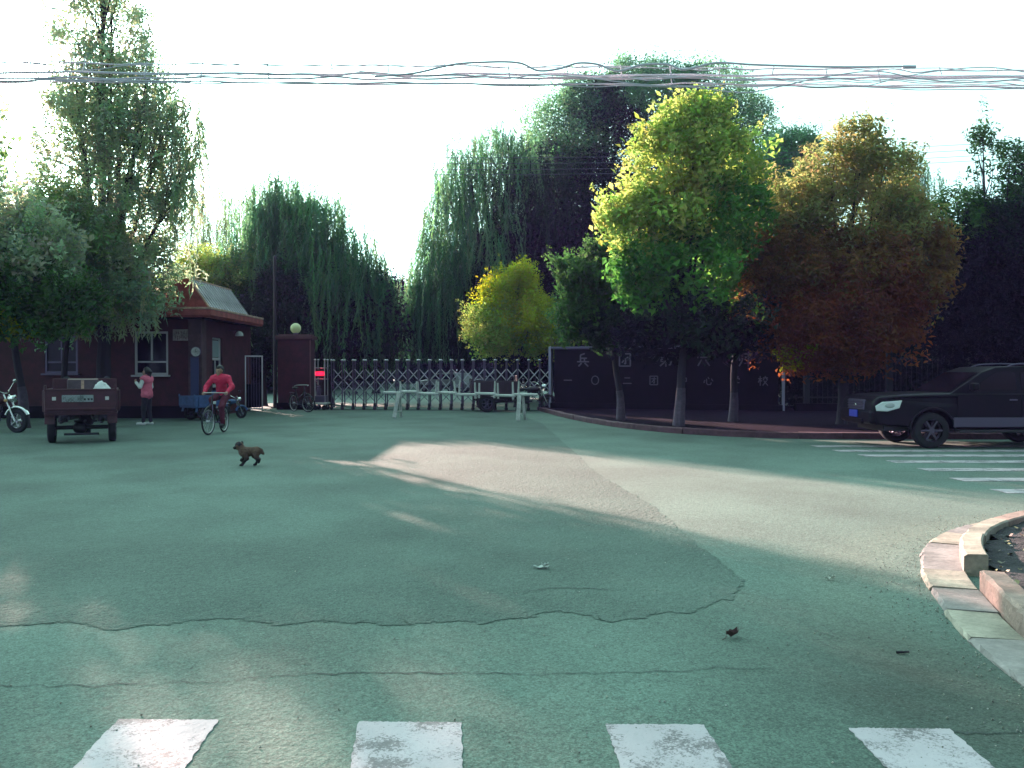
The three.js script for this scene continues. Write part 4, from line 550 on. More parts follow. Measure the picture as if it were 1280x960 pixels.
{ // scraps on the road
  const lf = (name, label, cat, px, py, g, m, turn) => { const p = ground(px, py, 0.001), t = thing(name, label, cat, [p.x, 0.001, p.z], turn); for (const [n, q, mm] of g) part(n, q, mm ?? m, t); };
  const dead = mat(0.06, 0.025, 0.025, { roughness: 0.9, side: THREE.DoubleSide });
  const blade = (l, w, curl) => { const g = new THREE.PlaneGeometry(l, w, 8, 4).rotateX(-Math.PI / 2), p = g.attributes.position; for (let i = 0; i < p.count; i++) { const u = p.getX(i) / l * 2, v = p.getZ(i) / w * 2; p.setZ(i, p.getZ(i) * Math.sqrt(Math.max(0.02, 1 - u * u)) * (1 + 0.2 * Math.sin(u * 9))); p.setY(i, 0.012 + curl * (u * u * 0.6 + v * v * 0.8) + 0.006 * Math.sin(u * 7)); } g.computeVertexNormals(); return g; };
  lf('dead_leaf', 'curled dark brown leaf lying on the near asphalt', 'leaf', 915, 797, [['blade', [blade(0.1, 0.055, 0.03)]], ['stalk', tube([V(-0.05, 0.02, 0), V(-0.07, 0.012, 0.012), V(-0.095, 0.006, 0.01)], 0.0022, 8, 5)]], dead, 0.6);
  lf('twig', 'short dark stick on the asphalt left of the gutter', 'twig', 1128, 817, [['stick', taper([V(-0.035, 0.008, 0), V(0, 0.01, 0.004), V(0.04, 0.008, -0.002)], 0.008, 0.005, 8, 6)], ['side_twig', taper([V(0.01, 0.01, 0), V(0.025, 0.012, 0.012)], 0.004, 0.002, 4, 5)]], M.bark, 0.1);
  lf('paper_scrap', 'pale scrap on the dark asphalt layer left of its ragged end', 'scrap', 676, 711, [['sheet', blade(0.14, 0.06, 0.01)], ['fold', blade(0.06, 0.04, 0.02).translate(0.03, 0.012, 0.01)]], mat(0.35, 0.38, 0.36, { side: THREE.DoubleSide }), 0.2);
  lf('paper_scrap', 'small pale scrap on the asphalt left of the curved gutter', 'scrap', 1037, 725, [['sheet', blade(0.09, 0.03, 0.008)], ['fold', blade(0.05, 0.02, 0.012).translate(0.02, 0.01, 0)]], mat(0.35, 0.36, 0.32, { side: THREE.DoubleSide }), 0.1);
}
// ------------------------------------------------------------------ vehicles
function wheelOn(parent, c, r, w, o = {}) { // axis along local x; c = centre
  const g = new THREE.Group(); g.name = 'wheel'; g.position.copy(c); parent.add(g); if (o.steer) g.rotation.y = o.steer;
  const tw = w / 2;
  part('tyre', [o.thin ? new THREE.TorusGeometry(r - tw, tw, 8, 40).rotateY(Math.PI / 2) : new THREE.LatheGeometry([[r * 0.62, -tw * 0.9], [r * 0.86, -tw], [r * 0.97, -tw * 0.8], [r, -tw * 0.35], [r, tw * 0.35], [r * 0.97, tw * 0.8], [r * 0.86, tw], [r * 0.62, tw * 0.9]].map((p) => new THREE.Vector2(...p)), 36).rotateZ(Math.PI / 2)], M.rubber, g);
  const rim = [];
  if (o.spokes === 'wire') { for (let i = 0; i < 20; i++) { const a = i * Math.PI / 10, b = a + (i % 2 ? 0.5 : -0.5); rim.push(bar(V((i % 4 < 2 ? 1 : -1) * 0.03, Math.sin(b) * 0.025, Math.cos(b) * 0.025), V(0, Math.sin(a) * (r - w), Math.cos(a) * (r - w)), o.wire ?? 0.0025, o.wire ?? 0.0025, 4)); } rim.push(new THREE.TorusGeometry(r - w - 0.004, w * 0.32, 6, 36).rotateY(Math.PI / 2), bar(V(-0.05, 0, 0), V(0.05, 0, 0), 0.026, 0.026, 10)); }
  else { const n = o.spokes ?? 6; rim.push(new THREE.TorusGeometry(r * 0.60, r * 0.055, 6, 36).rotateY(Math.PI / 2), new THREE.CylinderGeometry(r * 0.17, r * 0.17, w * 0.8, 14).rotateZ(Math.PI / 2), new THREE.CylinderGeometry(r * 0.6, r * 0.6, w * 0.5, 28, 1, true).rotateZ(Math.PI / 2)); for (let i = 0; i < n; i++) { const a = i / n * 2 * Math.PI; rim.push(strut(V(tw * 0.55, Math.sin(a) * r * 0.1, Math.cos(a) * r * 0.1), V(tw * 0.62, Math.sin(a) * r * 0.6, Math.cos(a) * r * 0.6), r * 0.17, r * 0.11), strut(V(-tw * 0.55, Math.sin(a) * r * 0.1, Math.cos(a) * r * 0.1), V(-tw * 0.62, Math.sin(a) * r * 0.6, Math.cos(a) * r * 0.6), r * 0.17, r * 0.11)); } }
  part('rim', rim, o.rim ?? M.dullSteel, g);
  return g;
}
// motor tricycle with a cargo bed; faces local +z, rear wheels at z = 0
function cargoTricycle(name, label, category, pos, turn, paint, o = {}) {
  const t = thing(name, label, category, pos, turn), fl = 0.70, w = 1.44, len = 1.75, b0 = -0.55, side = 0.46;
  const bed = part('cargo_bed', [bx(w, 0.06, len, 0, fl, b0 + len / 2), bx(0.04, side, len, -w / 2 + 0.02, fl + side / 2 + 0.03, b0 + len / 2), bx(0.04, side, len, w / 2 - 0.02, fl + side / 2 + 0.03, b0 + len / 2), bx(w - 0.08, side + 0.22, 0.04, 0, fl + side / 2 + 0.14, b0 + len - 0.02), bx(w, 0.05, 0.07, 0, fl - 0.05, b0 + 0.05), ...[0.2, 0.75, 1.3].flatMap((z) => [bx(0.05, side, 0.05, -w / 2 - 0.02, fl + side / 2, b0 + z), bx(0.05, side, 0.05, w / 2 + 0.02, fl + side / 2, b0 + z)])], paint, t);
  const gate = part('tailgate', [bx(w - 0.02, side + 0.02, 0.045, 0, fl + side / 2 + 0.03, b0 - 0.02, 0, 0, 0, 0.012), bx(w - 0.1, 0.04, 0.03, 0, fl + side + 0.02, b0 - 0.05), bx(w - 0.1, 0.04, 0.03, 0, fl + 0.06, b0 - 0.05), bx(0.05, 0.12, 0.06, -w / 2 + 0.03, fl + side + 0.06, b0 - 0.02), bx(0.05, 0.12, 0.06, w / 2 - 0.03, fl + side + 0.06, b0 - 0.02)], paint, t);
  if (o.plate) { const pl = part('plate_panel', bx(0.62, 0.15, 0.012, 0.06, fl + 0.29, b0 - 0.05, 0, 0, 0, 0.004), mat(0.33, 0.36, 0.38, { map: tPaint, roughness: 0.7 }), gate, 'pale panel with worn paint'); part('mark', [-0.08, -0.155, -0.215].map((x) => bx(0.04, 0.045, 0.006, x, fl + 0.27, b0 - 0.057, 0, 0, 0, 0.015)), M.black, pl); for (const s of [-1, 1]) part('reflector', [bx(0.075, 0.075, 0.015, s * 0.52, fl + 0.29, b0 - 0.05, 0, 0, 0, 0.005)], mat(0.6, 0.55, 0.55, { roughness: 0.3 }), gate); }
  for (const s of [-1, 1]) part('mudguard', [bx(0.2, 0.03, 0.8, s * (w / 2 - 0.1), fl - 0.05, 0), bx(0.2, 0.22, 0.02, s * (w / 2 - 0.1), fl - 0.16, -0.42, 0.2)], paint, t);
  for (const s of [-1, 1]) wheelOn(t, V(s * (w / 2 - 0.11), 0.33, 0), 0.33, 0.16, { rim: M.dullSteel });
  part('rear_axle', [bar(V(-0.6, 0.33, 0), V(0.6, 0.33, 0), 0.045), ball(0.15, 0.05, 0.32, 0, 1, 1, 1.1), bar(V(0.05, 0.33, 0.1), V(0, 0.42, 1.4), 0.03), ...[-1, 1].map((s) => bx(0.06, 0.05, 1.1, s * 0.4, 0.46, 0.1)), bx(0.7, 0.05, 0.05, 0, 0.2, -0.35), ], M.black, t);
  part('frame', [strut(V(-0.25, 0.55, -0.4), V(-0.12, 0.5, 1.7), 0.06, 0.08), strut(V(0.25, 0.55, -0.4), V(0.12, 0.5, 1.7), 0.06, 0.08), strut(V(0, 0.5, 1.6), V(0, 0.92, 2.05), 0.08, 0.08), bx(0.5, 0.05, 0.5, 0, 0.4, 1.55), bx(0.34, 0.36, 0.4, 0, 0.48, 1.5, 0, 0, 0, 0.05)], M.black, t);
  part('seat', [bx(0.36, 0.1, 0.62, 0, 0.86, 1.42, 0, 0, 0, 0.03), bx(0.4, 0.34, 0.06, 0, 1.06, 1.18, -0.1, 0, 0, 0.03)], M.black, t);
  part('fuel_tank', new THREE.SphereGeometry(0.2, 16, 10).scale(0.75, 0.62, 1.35).translate(0, 0.86, 1.86), paint, t);
  part('fork', [bar(V(-0.09, 0.3, 2.42), V(-0.09, 0.98, 2.1), 0.03), bar(V(0.09, 0.3, 2.42), V(0.09, 0.98, 2.1), 0.03), bx(0.24, 0.05, 0.08, 0, 0.93, 2.12)], M.chrome, t);
  part('handlebar', tube([V(-0.42, 1.12, 1.86), V(-0.3, 1.14, 1.98), V(-0.1, 1.04, 2.1), V(0.1, 1.04, 2.1), V(0.3, 1.14, 1.98), V(0.42, 1.12, 1.86)], 0.016, 30, 7), M.chrome, t);
  part('headlight', [new THREE.CylinderGeometry(0.1, 0.07, 0.14, 16).rotateX(Math.PI / 2).translate(0, 0.98, 2.27), ball(0.095, 0, 0.98, 2.33, 1, 1, 0.3)], M.chrome, t);
  for (const s of [-1, 1]) part('mirror', [bar(V(s * 0.3, 1.13, 1.98), V(s * 0.42, 1.36, 2.02), 0.008), ball(0.07, s * 0.44, 1.4, 2.02, 1, 0.75, 0.25)], M.black, t);
  part('front_mudguard', new THREE.TorusGeometry(0.33, 0.06, 6, 20, Math.PI * 0.8).scale(1, 1, 1.2).rotateY(Math.PI / 2).rotateX(0.3).translate(0, 0.3, 2.42), paint, t);
  wheelOn(t, V(0, 0.29, 2.42), 0.29, 0.12, { spokes: 5, steer: o.steer });
  return t;
}
{
  const g = ground(102, 552.5);
  cargoTricycle('cargo_tricycle', 'red cargo motor tricycle seen from behind with pale panel on its tailgate', 'motor tricycle', [g.x, 0, g.z - 0.05], Math.PI + 0.40, M.redPaint, { plate: true });
  const c = thing('cardboard_box', 'greyish box standing in the red tricycle bed above its tailgate', 'box', [g.x + 0.0, 0.73, g.z - 0.1], 0.38);
  part('carton', bx(0.62, 0.66, 0.42, 0, 0.33, 0, 0, 0, 0, 0.015), mat(0.13, 0.09, 0.11, { map: tMottle }), c); part('flap', [bx(0.6, 0.01, 0.2, 0, 0.672, 0.11, 0.12), bx(0.6, 0.01, 0.2, 0, 0.672, -0.11, -0.1)], mat(0.16, 0.1, 0.1), c); part('tape', bx(0.06, 0.3, 0.003, 0, 0.5, 0.2115), M.cream, c);
  const s = thing('white_sack', 'crumpled white sack on the right side of the red tricycle bed', 'sack', [g.x + 0.42, 0.73, g.z - 0.02]); reseed(8);
  const b = new THREE.SphereGeometry(0.24, 32, 22), p = b.attributes.position; for (let i = 0; i < p.count; i++) { const x = p.getX(i), y = p.getY(i), z = p.getZ(i), k = 1 + 0.35 * noise.noise(x * 6, y * 6, z * 6) + 0.12 * noise.noise(x * 17, y * 17, z * 17); p.setXYZ(i, x * k * 1.0, Math.max(0, (y * k + 0.22) * 1.25), z * k * 0.8); } b.computeVertexNormals(); part('sack_cloth', b, M.whiteCloth, s); part('knot', [ball(0.05, 0.02, 0.53, 0, 1, 1.3, 0.8), ball(0.045, 0.07, 0.56, 0.02, 1.4, 0.7, 0.6)], M.whiteCloth, s);
}
{ const g = ground(243, 526); cargoTricycle('cargo_tricycle', 'small blue cargo tricycle parked by the guardhouse behind the cyclist', 'motor tricycle', [g.x, 0, g.z - 0.3], Math.PI - 0.7, M.bluePaint).scale.setScalar(0.66); }
{ const g = ground(607, 514.5); cargoTricycle('cargo_tricycle', 'dark plum cargo tricycle seen side on at the right end of the gate', 'motor tricycle', [g.x, 0, g.z - 0.1], Math.PI / 2 + 0.1, M.purplePaint, { steer: 0.3 }); }
{ // motorcycle at the left edge, local +x forward
  const g = ground(22, 541), t = thing('motorcycle', 'parked motorcycle at the left picture edge, chrome front mudguard in view', 'motorcycle', [g.x, 0, g.z], -0.22);
  const r = 0.31; for (const [x, st] of [[0, 0], [-1.28, 0]]) { const w = wheelOn(t, V(x, r, 0), r, 0.11, { spokes: 5, rim: M.steel }); w.rotation.y = Math.PI / 2 + st; }
  part('front_mudguard', new THREE.TorusGeometry(r + 0.045, 0.045, 6, 24, Math.PI * 0.72).scale(1, 1, 1.5).rotateZ(0.45).translate(0, r, 0), M.chrome, t);
  for (const z of [-0.09, 0.09]) part('fork_leg', bar(V(0, r, z), V(-0.33, 0.98, z), 0.026, 0.02), M.chrome, t);
  part('headlight', [new THREE.CylinderGeometry(0.1, 0.07, 0.16, 18).rotateZ(-Math.PI / 2).translate(-0.16, 0.88, 0), ball(0.1, -0.08, 0.88, 0, 0.3, 1, 1)], M.chrome, t);
  part('handlebar', tube([V(-0.62, 1.07, -0.36), V(-0.46, 1.1, -0.24), V(-0.34, 1.02, -0.08), V(-0.34, 1.02, 0.08), V(-0.46, 1.1, 0.24), V(-0.62, 1.07, 0.36)], 0.014, 30, 7), M.chrome, t);
  for (const z of [-1, 1]) part('mirror', [bar(V(-0.45, 1.1, z * 0.24), V(-0.42, 1.3, z * 0.36), 0.007), ball(0.07, -0.41, 1.33, z * 0.38, 0.3, 0.75, 1)], M.chrome, t);
  for (const z of [-1, 1]) part('indicator', ball(0.04, -0.2, 0.83, z * 0.17, 1, 1, 1.2), mat(0.5, 0.25, 0.08, { roughness: 0.3 }), t);
  part('fuel_tank', new THREE.SphereGeometry(0.24, 18, 12).scale(1.2, 0.62, 0.7).translate(-0.6, 0.84, 0), M.redPaint, t);
  part('seat', [bx(0.66, 0.12, 0.26, -1.1, 0.83, 0, 0, 0, 0.04, 0.04)], M.black, t); part('tail', [bx(0.5, 0.1, 0.2, -1.5, 0.78, 0, 0, 0, 0.15, 0.03), bx(0.06, 0.08, 0.14, -1.78, 0.82, 0)], M.redPaint, t);
  part('frame', [bar(V(-0.36, 0.9, 0), V(-0.62, 0.3, 0), 0.024), bar(V(-0.62, 0.3, 0), V(-1.15, 0.33, 0), 0.024), bar(V(-0.36, 0.92, 0), V(-1.5, 0.72, 0), 0.024), bar(V(-1.28, r, 0.1), V(-0.95, 0.4, 0.1), 0.02), bar(V(-1.28, r, -0.1), V(-0.95, 0.4, -0.1), 0.02), bar(V(-1.28, 0.35, 0.13), V(-1.4, 0.74, 0.12), 0.028), bar(V(-1.28, 0.35, -0.13), V(-1.4, 0.74, -0.12), 0.028)], M.black, t);
  part('engine', [bx(0.38, 0.26, 0.24, -0.78, 0.4, 0, 0, 0, 0, 0.04), ...[0, 1, 2, 3, 4].map((i) => bx(0.17, 0.014, 0.22, -0.62, 0.52 + i * 0.035, 0, 0, 0, 0.2))], M.dullSteel, t);
  part('exhaust', [tube([V(-0.6, 0.5, 0.1), V(-0.5, 0.3, 0.13), V(-0.8, 0.24, 0.15), V(-1.2, 0.27, 0.16)], 0.02, 20, 7), bar(V(-1.1, 0.27, 0.16), V(-1.7, 0.36, 0.17), 0.045, 0.04)], M.chrome, t);
  part('side_stand', bar(V(-0.9, 0.3, 0.1), V(-0.95, 0.01, 0.26), 0.012), M.black, t);
}
// bicycle facing local +z, rear axle over z = 0
function bicycle(name, label, pos, turn, paint, steer = 0) {
  const t = thing(name, label, 'bicycle', pos, turn), r = 0.335, wb = 1.06, head = V(0, 0.88, 0.83), seat = V(0, 0.84, 0.14), bb = V(0, 0.29, 0.44);
  wheelOn(t, V(0, r, 0), r, 0.042, { thin: true, spokes: 'wire', rim: M.steel });
  wheelOn(t, V(Math.sin(steer) * 0.08, r, wb), r, 0.042, { thin: true, spokes: 'wire', rim: M.steel, steer });
  part('frame', [bar(head, bb, 0.017), bar(V(0, 0.78, 0.86), V(0, 0.5, 0.32), 0.016), bar(seat, bb, 0.016), ...[-0.06, 0.06].flatMap((x) => [bar(V(x, r, 0), V(x * 0.5, 0.29, 0.44), 0.010), bar(V(x, r, 0), V(x * 0.3, 0.78, 0.16), 0.009)]), bar(V(0, 0.74, 0.87), V(0, 0.98, 0.79), 0.02)], paint, t);
  for (const x of [-0.055, 0.055]) part('fork_leg', tube([V(x * 0.6, 0.76, 0.87), V(x, 0.55, 0.95), V(x, r, wb)], 0.012, 10, 6), M.dullSteel, t);
  part('handlebar', tube([V(-0.28, 1.0, 0.56), V(-0.26, 1.03, 0.68), V(-0.12, 1.04, 0.79), V(0.12, 1.04, 0.79), V(0.26, 1.03, 0.68), V(0.28, 1.0, 0.56)], 0.0125, 30, 7), M.steel, t);
  part('saddle', [ball(0.12, 0, 0.93, 0.1, 0.85, 0.35, 1.1), ball(0.05, 0, 0.935, 0.26, 0.7, 0.5, 1.8), bar(V(0, 0.82, 0.15), V(0, 0.91, 0.12), 0.013)], M.black, t);
  part('mudguard', new THREE.TorusGeometry(r + 0.03, 0.022, 5, 24, Math.PI * 0.75).rotateY(-Math.PI / 2).rotateX(-0.6).translate(0, r, 0), paint, t); part('mudguard', new THREE.TorusGeometry(r + 0.03, 0.022, 5, 24, Math.PI * 0.5).rotateY(-Math.PI / 2).rotateX(-0.35).translate(0, r, wb), paint, t);
  part('carrier', [bx(0.14, 0.012, 0.36, 0, 0.74, -0.06), bar(V(-0.06, r, 0), V(-0.06, 0.74, -0.16), 0.006), bar(V(0.06, r, 0), V(0.06, 0.74, -0.16), 0.006)], M.dullSteel, t);
  part('crank', [bar(V(-0.09, 0.29, 0.44), V(0.09, 0.29, 0.44), 0.02), bar(V(0.08, 0.29, 0.44), V(0.09, 0.15, 0.50), 0.010), bar(V(-0.08, 0.29, 0.44), V(-0.09, 0.43, 0.38), 0.010), new THREE.TorusGeometry(0.085, 0.006, 5, 24).rotateY(Math.PI / 2).translate(0.06, 0.29, 0.44)], M.dullSteel, t);
  for (const s of [-1, 1]) part('pedal', bx(0.09, 0.02, 0.08, s * 0.13, s > 0 ? 0.15 : 0.43, s > 0 ? 0.5 : 0.38), M.black, t);
  part('kick_stand', bar(V(-0.05, 0.3, 0.05), V(-0.09, 0.3, -0.25), 0.008), M.dullSteel, t);
  return t;
}
const riderAt = ground(264, 544); riderAt.z -= 1.06; const RIDER_TURN = -0.03;
bicycle('bicycle', 'bicycle ridden towards the picture by the person in the red jacket', [riderAt.x - 0.03, 0, riderAt.z], RIDER_TURN, M.black, -0.12).add(Object.assign(mesh([bx(0.07, 0.07, 0.04, 0.13, 0.8, 1.0, 0, 0, 0, 0.02)], M.white), { name: 'lamp' }));
{ const g = ground(371, 515); bicycle('bicycle', 'dark bicycle parked against the foot of the gate pillar', [g.x - 0.25, 0, g.z - 0.55], 0.75, M.black, 0.3); }
// car: front at local x = 0, body runs to +x, near side +z
function car(name, label, category, pos, turn, o) {
  const t = thing(name, label, category, pos, turn), { L, W, sill, belt, nose, hoodEnd, roofY, wr, fx, rx } = o, a = wr * 1.2, q = (l) => l.map((p) => new THREE.Vector2(...p));
  const sh = new THREE.Shape(); sh.moveTo(0.10, sill + 0.08); sh.lineTo(fx - a, sill + 0.02); sh.absarc(fx, wr, a, Math.PI - 0.12, 0.12, true); sh.lineTo(fx + a, sill); sh.lineTo(rx - a, sill); sh.absarc(rx, wr, a, Math.PI - 0.12, 0.12, true); sh.lineTo(L - 0.12, sill + 0.1); sh.lineTo(L - 0.02, sill + 0.3); sh.lineTo(L, belt - 0.25); sh.lineTo(L - 0.06, belt); sh.lineTo(hoodEnd, belt); sh.quadraticCurveTo(hoodEnd * 0.5, belt - 0.01, 0.16, nose); sh.quadraticCurveTo(0.02, nose - 0.06, 0.01, nose - 0.2); sh.lineTo(0, sill + 0.3);
  const body = new THREE.ExtrudeGeometry(sh, { depth: W - 0.16, bevelEnabled: true, bevelThickness: 0.08, bevelSize: 0.05, bevelOffset: -0.05, bevelSegments: 4, curveSegments: 14 }).translate(0, 0, -W / 2 + 0.08);
  { const p = body.attributes.position; for (let i = 0; i < p.count; i++) { const x = p.getX(i), y = p.getY(i), f = Math.max(0, 1 - x / 0.9); p.setZ(i, p.getZ(i) * (1 - 0.10 * f * f) * (1 - 0.05 * Math.max(0, (y - belt + 0.35) / 0.35) ** 2)); } body.computeVertexNormals(); }
  const bodyPart = part('body', body, o.paint, t);
  const wide = (y, w = W) => (w / 2 - 0.07) * (1 - (y - belt) * 0.24);
  const cab = prism([[hoodEnd - 0.05, belt - 0.02], [o.ws, roofY - 0.12], [o.ws + 0.3, roofY - 0.02], [o.ws + 0.9, roofY], [o.back - 0.5, roofY - 0.01], [o.back - 0.12, roofY - 0.1], [L - 0.08, belt - 0.02]], 1, 0.02); { const p = cab.attributes.position; for (let i = 0; i < p.count; i++) p.setZ(i, p.getZ(i) * 2 * wide(p.getY(i))); cab.computeVertexNormals(); }
  part('roof', cab, o.paint, t);
  const glassZ = (pts, s) => { const g = prism(pts, 0.012); const p = g.attributes.position; for (let i = 0; i < p.count; i++) p.setZ(i, p.getZ(i) + s * (wide(p.getY(i)) + 0.004)); return g; };
  const top = roofY - 0.13, bt = belt + 0.05, sl = (y) => o.ws + 0.16 - (o.ws - hoodEnd) * (1 - (y - belt) / (roofY - 0.12 - belt));
  for (const s of [-1, 1]) {
    const m = o.mid; part('window', glassZ([[sl(bt) + 0.12, bt], [sl(top) + 0.12, top], [m - 0.05, top], [m - 0.05, bt]], s), M.darkGlass, t); part('window', glassZ([[m + 0.05, bt], [m + 0.05, top], [m + 0.95, top], [m + 1.0, bt]], s), M.darkGlass, t); part('window', glassZ([[m + 1.1, bt], [m + 1.05, top], [o.back - 0.32, top], [o.back - 0.05, bt]], s), M.darkGlass, t);
    for (const [x0, x1] of [[fx + a + 0.06, m - 0.005], [m + 0.005, rx - a * 0.35]]) { const d = part('door', bx(x1 - x0, belt - sill - 0.22, 0.02, (x0 + x1) / 2, (belt + sill) / 2 + 0.08, s * (W / 2 + 0.002), 0, 0, 0, 0.006), o.paint, t); part('handle', bx(0.16, 0.03, 0.03, x1 - 0.16, belt - 0.14, s * (W / 2 + 0.022)), o.trim, d); }
    part('side_cladding', bx(rx - fx - 2 * a + 0.05, 0.2, 0.05, (fx + rx) / 2, sill + 0.14, s * (W / 2 + 0.012), 0, 0, 0, 0.02), o.cladding, t, 'pale lower side trim');
    if (o.step) part('side_step', bx(rx - fx - 2 * a - 0.1, 0.05, 0.18, (fx + rx) / 2, sill - 0.04, s * (W / 2 + 0.02), 0, 0, 0, 0.02), M.black, t);
    const hl = new THREE.ExtrudeGeometry(new THREE.Shape(q([[0.08, nose - 0.30], [0.06, nose - 0.20], [0.2, nose - 0.115], [0.58, nose - 0.085], [0.53, nose - 0.24], [0.3, nose - 0.31]])), { depth: 0.13, bevelEnabled: true, bevelThickness: 0.015, bevelSize: 0.015, bevelOffset: -0.015 }).translate(0, 0, W / 2 - 0.155); { const p = hl.attributes.position; for (let i = 0; i < p.count; i++) { const f = Math.max(0, 1 - p.getX(i) / 0.9); p.setZ(i, s * (p.getZ(i) * (1 - 0.10 * f * f) + 0.018)); } if (s < 0) { const arr = p.array; for (let i = 0; i < p.count; i += 3) for (let k = 0; k < 3; k++) { const tmp = arr[(i + 1) * 3 + k]; arr[(i + 1) * 3 + k] = arr[(i + 2) * 3 + k]; arr[(i + 2) * 3 + k] = tmp; } } hl.computeVertexNormals(); }
    const h = part('headlight', hl, o.lamp ?? mat(0.62, 0.66, 0.66, { roughness: 0.3 }), t); part('reflector', ball(0.055, 0.36, nose - 0.19, s * (W / 2 - 0.03), 2.2, 0.9, 0.25), mat(0.4, 0.42, 0.42, { roughness: 0.2 }), h);
    part('tail_lamp', bx(0.05, 0.4, 0.16, L - 0.02, belt - 0.3, s * (W / 2 - 0.13), 0, 0, 0, 0.02), mat(0.25, 0.01, 0.02, { roughness: 0.3 }), t);
    part('mirror', [bx(0.14, 0.15, 0.2, o.ws - 0.12 - (o.ws - hoodEnd) * 0.25, belt + 0.13, s * (W / 2 + 0.1), 0, 0, 0, 0.04), bar(V(o.ws - 0.2, belt + 0.05, s * (W / 2 - 0.08)), V(o.ws - 0.22, belt + 0.1, s * (W / 2 + 0.05)), 0.025)], o.paint, t);
    for (const x of [fx, rx]) { const w = wheelOn(t, V(x, wr, s * (W / 2 - 0.13)), wr, 0.24, { spokes: 6, rim: o.rim ?? M.steel }); w.rotation.y = Math.PI / 2; part('arch_trim', new THREE.TorusGeometry(a + 0.01, 0.03, 6, 24, Math.PI - 0.1).rotateZ(0.05).translate(x, wr, s * (W / 2 - 0.005)), o.paint, bodyPart); }
    if (o.rails) part('roof_rail', tube([V(o.ws + 0.55, roofY - 0.02, s * (wide(roofY) - 0.05)), V(o.ws + 0.7, roofY + 0.03, s * (wide(roofY) - 0.06)), V(o.back - 0.8, roofY + 0.03, s * (wide(roofY) - 0.06)), V(o.back - 0.6, roofY - 0.02, s * (wide(roofY) - 0.05))], 0.018, 24, 6), M.dullSteel, t);
  }
  const wsg = new THREE.BufferGeometry(), A = (x, y, k) => [x, y, k * (wide(y) - 0.09)], slope = (u) => [hoodEnd - 0.05 + (o.ws - hoodEnd + 0.05) * u, belt - 0.02 + (roofY - 0.10 - belt) * u], off = [-0.012, 0.014];
  const P = (u, k) => { const [x, y] = slope(u); return A(x + off[0], y + off[1], k); }; wsg.setAttribute('position', new THREE.Float32BufferAttribute([P(0.06, 1), P(0.95, 1), P(0.95, -1), P(0.06, 1), P(0.95, -1), P(0.06, -1)].flat(), 3)); wsg.setAttribute('uv', new THREE.Float32BufferAttribute(new Float32Array(12), 2)); wsg.computeVertexNormals(); part('windscreen', wsg, M.darkGlass, t);
  part('front_bumper', [bx(0.24, 0.3, W * 0.90, 0.08, sill + 0.24, 0, 0, 0, 0, 0.08), bx(0.05, 0.1, W * 0.5, -0.045, sill + 0.14, 0)], o.paint, t);
  const gr = part('grille', [bx(0.05, 0.24, W * 0.46, 0.02, nose - 0.2, 0, 0, 0, 0, 0.02), ...[0, 1, 2, 3].map((i) => bx(0.03, 0.02, W * 0.44, -0.012, nose - 0.28 + i * 0.055, 0))], M.dullSteel, t); part('badge', ball(0.055, -0.015, nose - 0.2, 0, 0.3, 0.8, 1.1), M.chrome, gr);
  part('number_plate', bx(0.02, 0.15, 0.44, -0.055, sill + 0.29, 0, 0, 0, 0, 0.004), o.plate ?? mat(0.03, 0.04, 0.35, { roughness: 0.45 }), t, 'blue number plate');
  part('hood_edge', [bx(hoodEnd - 0.5, 0.02, 0.02, (hoodEnd + 0.42) / 2 + 0.06, belt - 0.035, W / 2 - 0.08, 0, 0, 0.03)], o.trim, t);
  part('underbody', bx(L - 0.6, 0.16, W - 0.5, L / 2, sill + 0.02, 0), M.black, t);
  return t;
}
const carBlack = mat(0.005, 0.003, 0.009, { roughness: 0.42, physical: true, specularIntensity: 0.3, clearcoat: 0.04, clearcoatRoughness: 0.12 });
{ const g = ground(1158, 561); car('off_road_car', 'black off road car with pale lower trim parked at the kerb on the right', 'car', [g.x - 1.08, 0, g.z - 0.93], 0, { L: 5.0, W: 1.88, sill: 0.40, belt: 1.14, nose: 1.07, hoodEnd: 1.62, roofY: 1.69, ws: 2.28, mid: 3.0, back: 4.85, wr: 0.37, fx: 1.2, rx: 3.95, paint: carBlack, trim: M.dullSteel, cladding: mat(0.075, 0.055, 0.10, { roughness: 0.6 }), rim: mat(0.10, 0.08, 0.12, { metalness: 0.6, roughness: 0.4 }), rails: true, step: true }); }
{ const sd = { L: 4.5, W: 1.76, sill: 0.3, belt: 0.92, nose: 0.8, hoodEnd: 1.25, roofY: 1.45, ws: 1.95, mid: 2.45, back: 4.1, wr: 0.31, fx: 0.85, rx: 3.55, trim: M.dullSteel };
  const a = at(530, 463, 66), b = at(586, 463, 72);
  car('parked_car', 'pale car parked far down the lane behind the gate, left of another', 'car', [a.x, 0, -66], -0.7, { ...sd, paint: mat(0.2, 0.2, 0.21, { roughness: 0.3 }), cladding: M.black });
  car('parked_car', 'dark car parked far down the lane behind the gate, right of another', 'car', [b.x, 0, -72], -0.2, { ...sd, paint: mat(0.05, 0.05, 0.07, { roughness: 0.3 }), cladding: M.black }); }
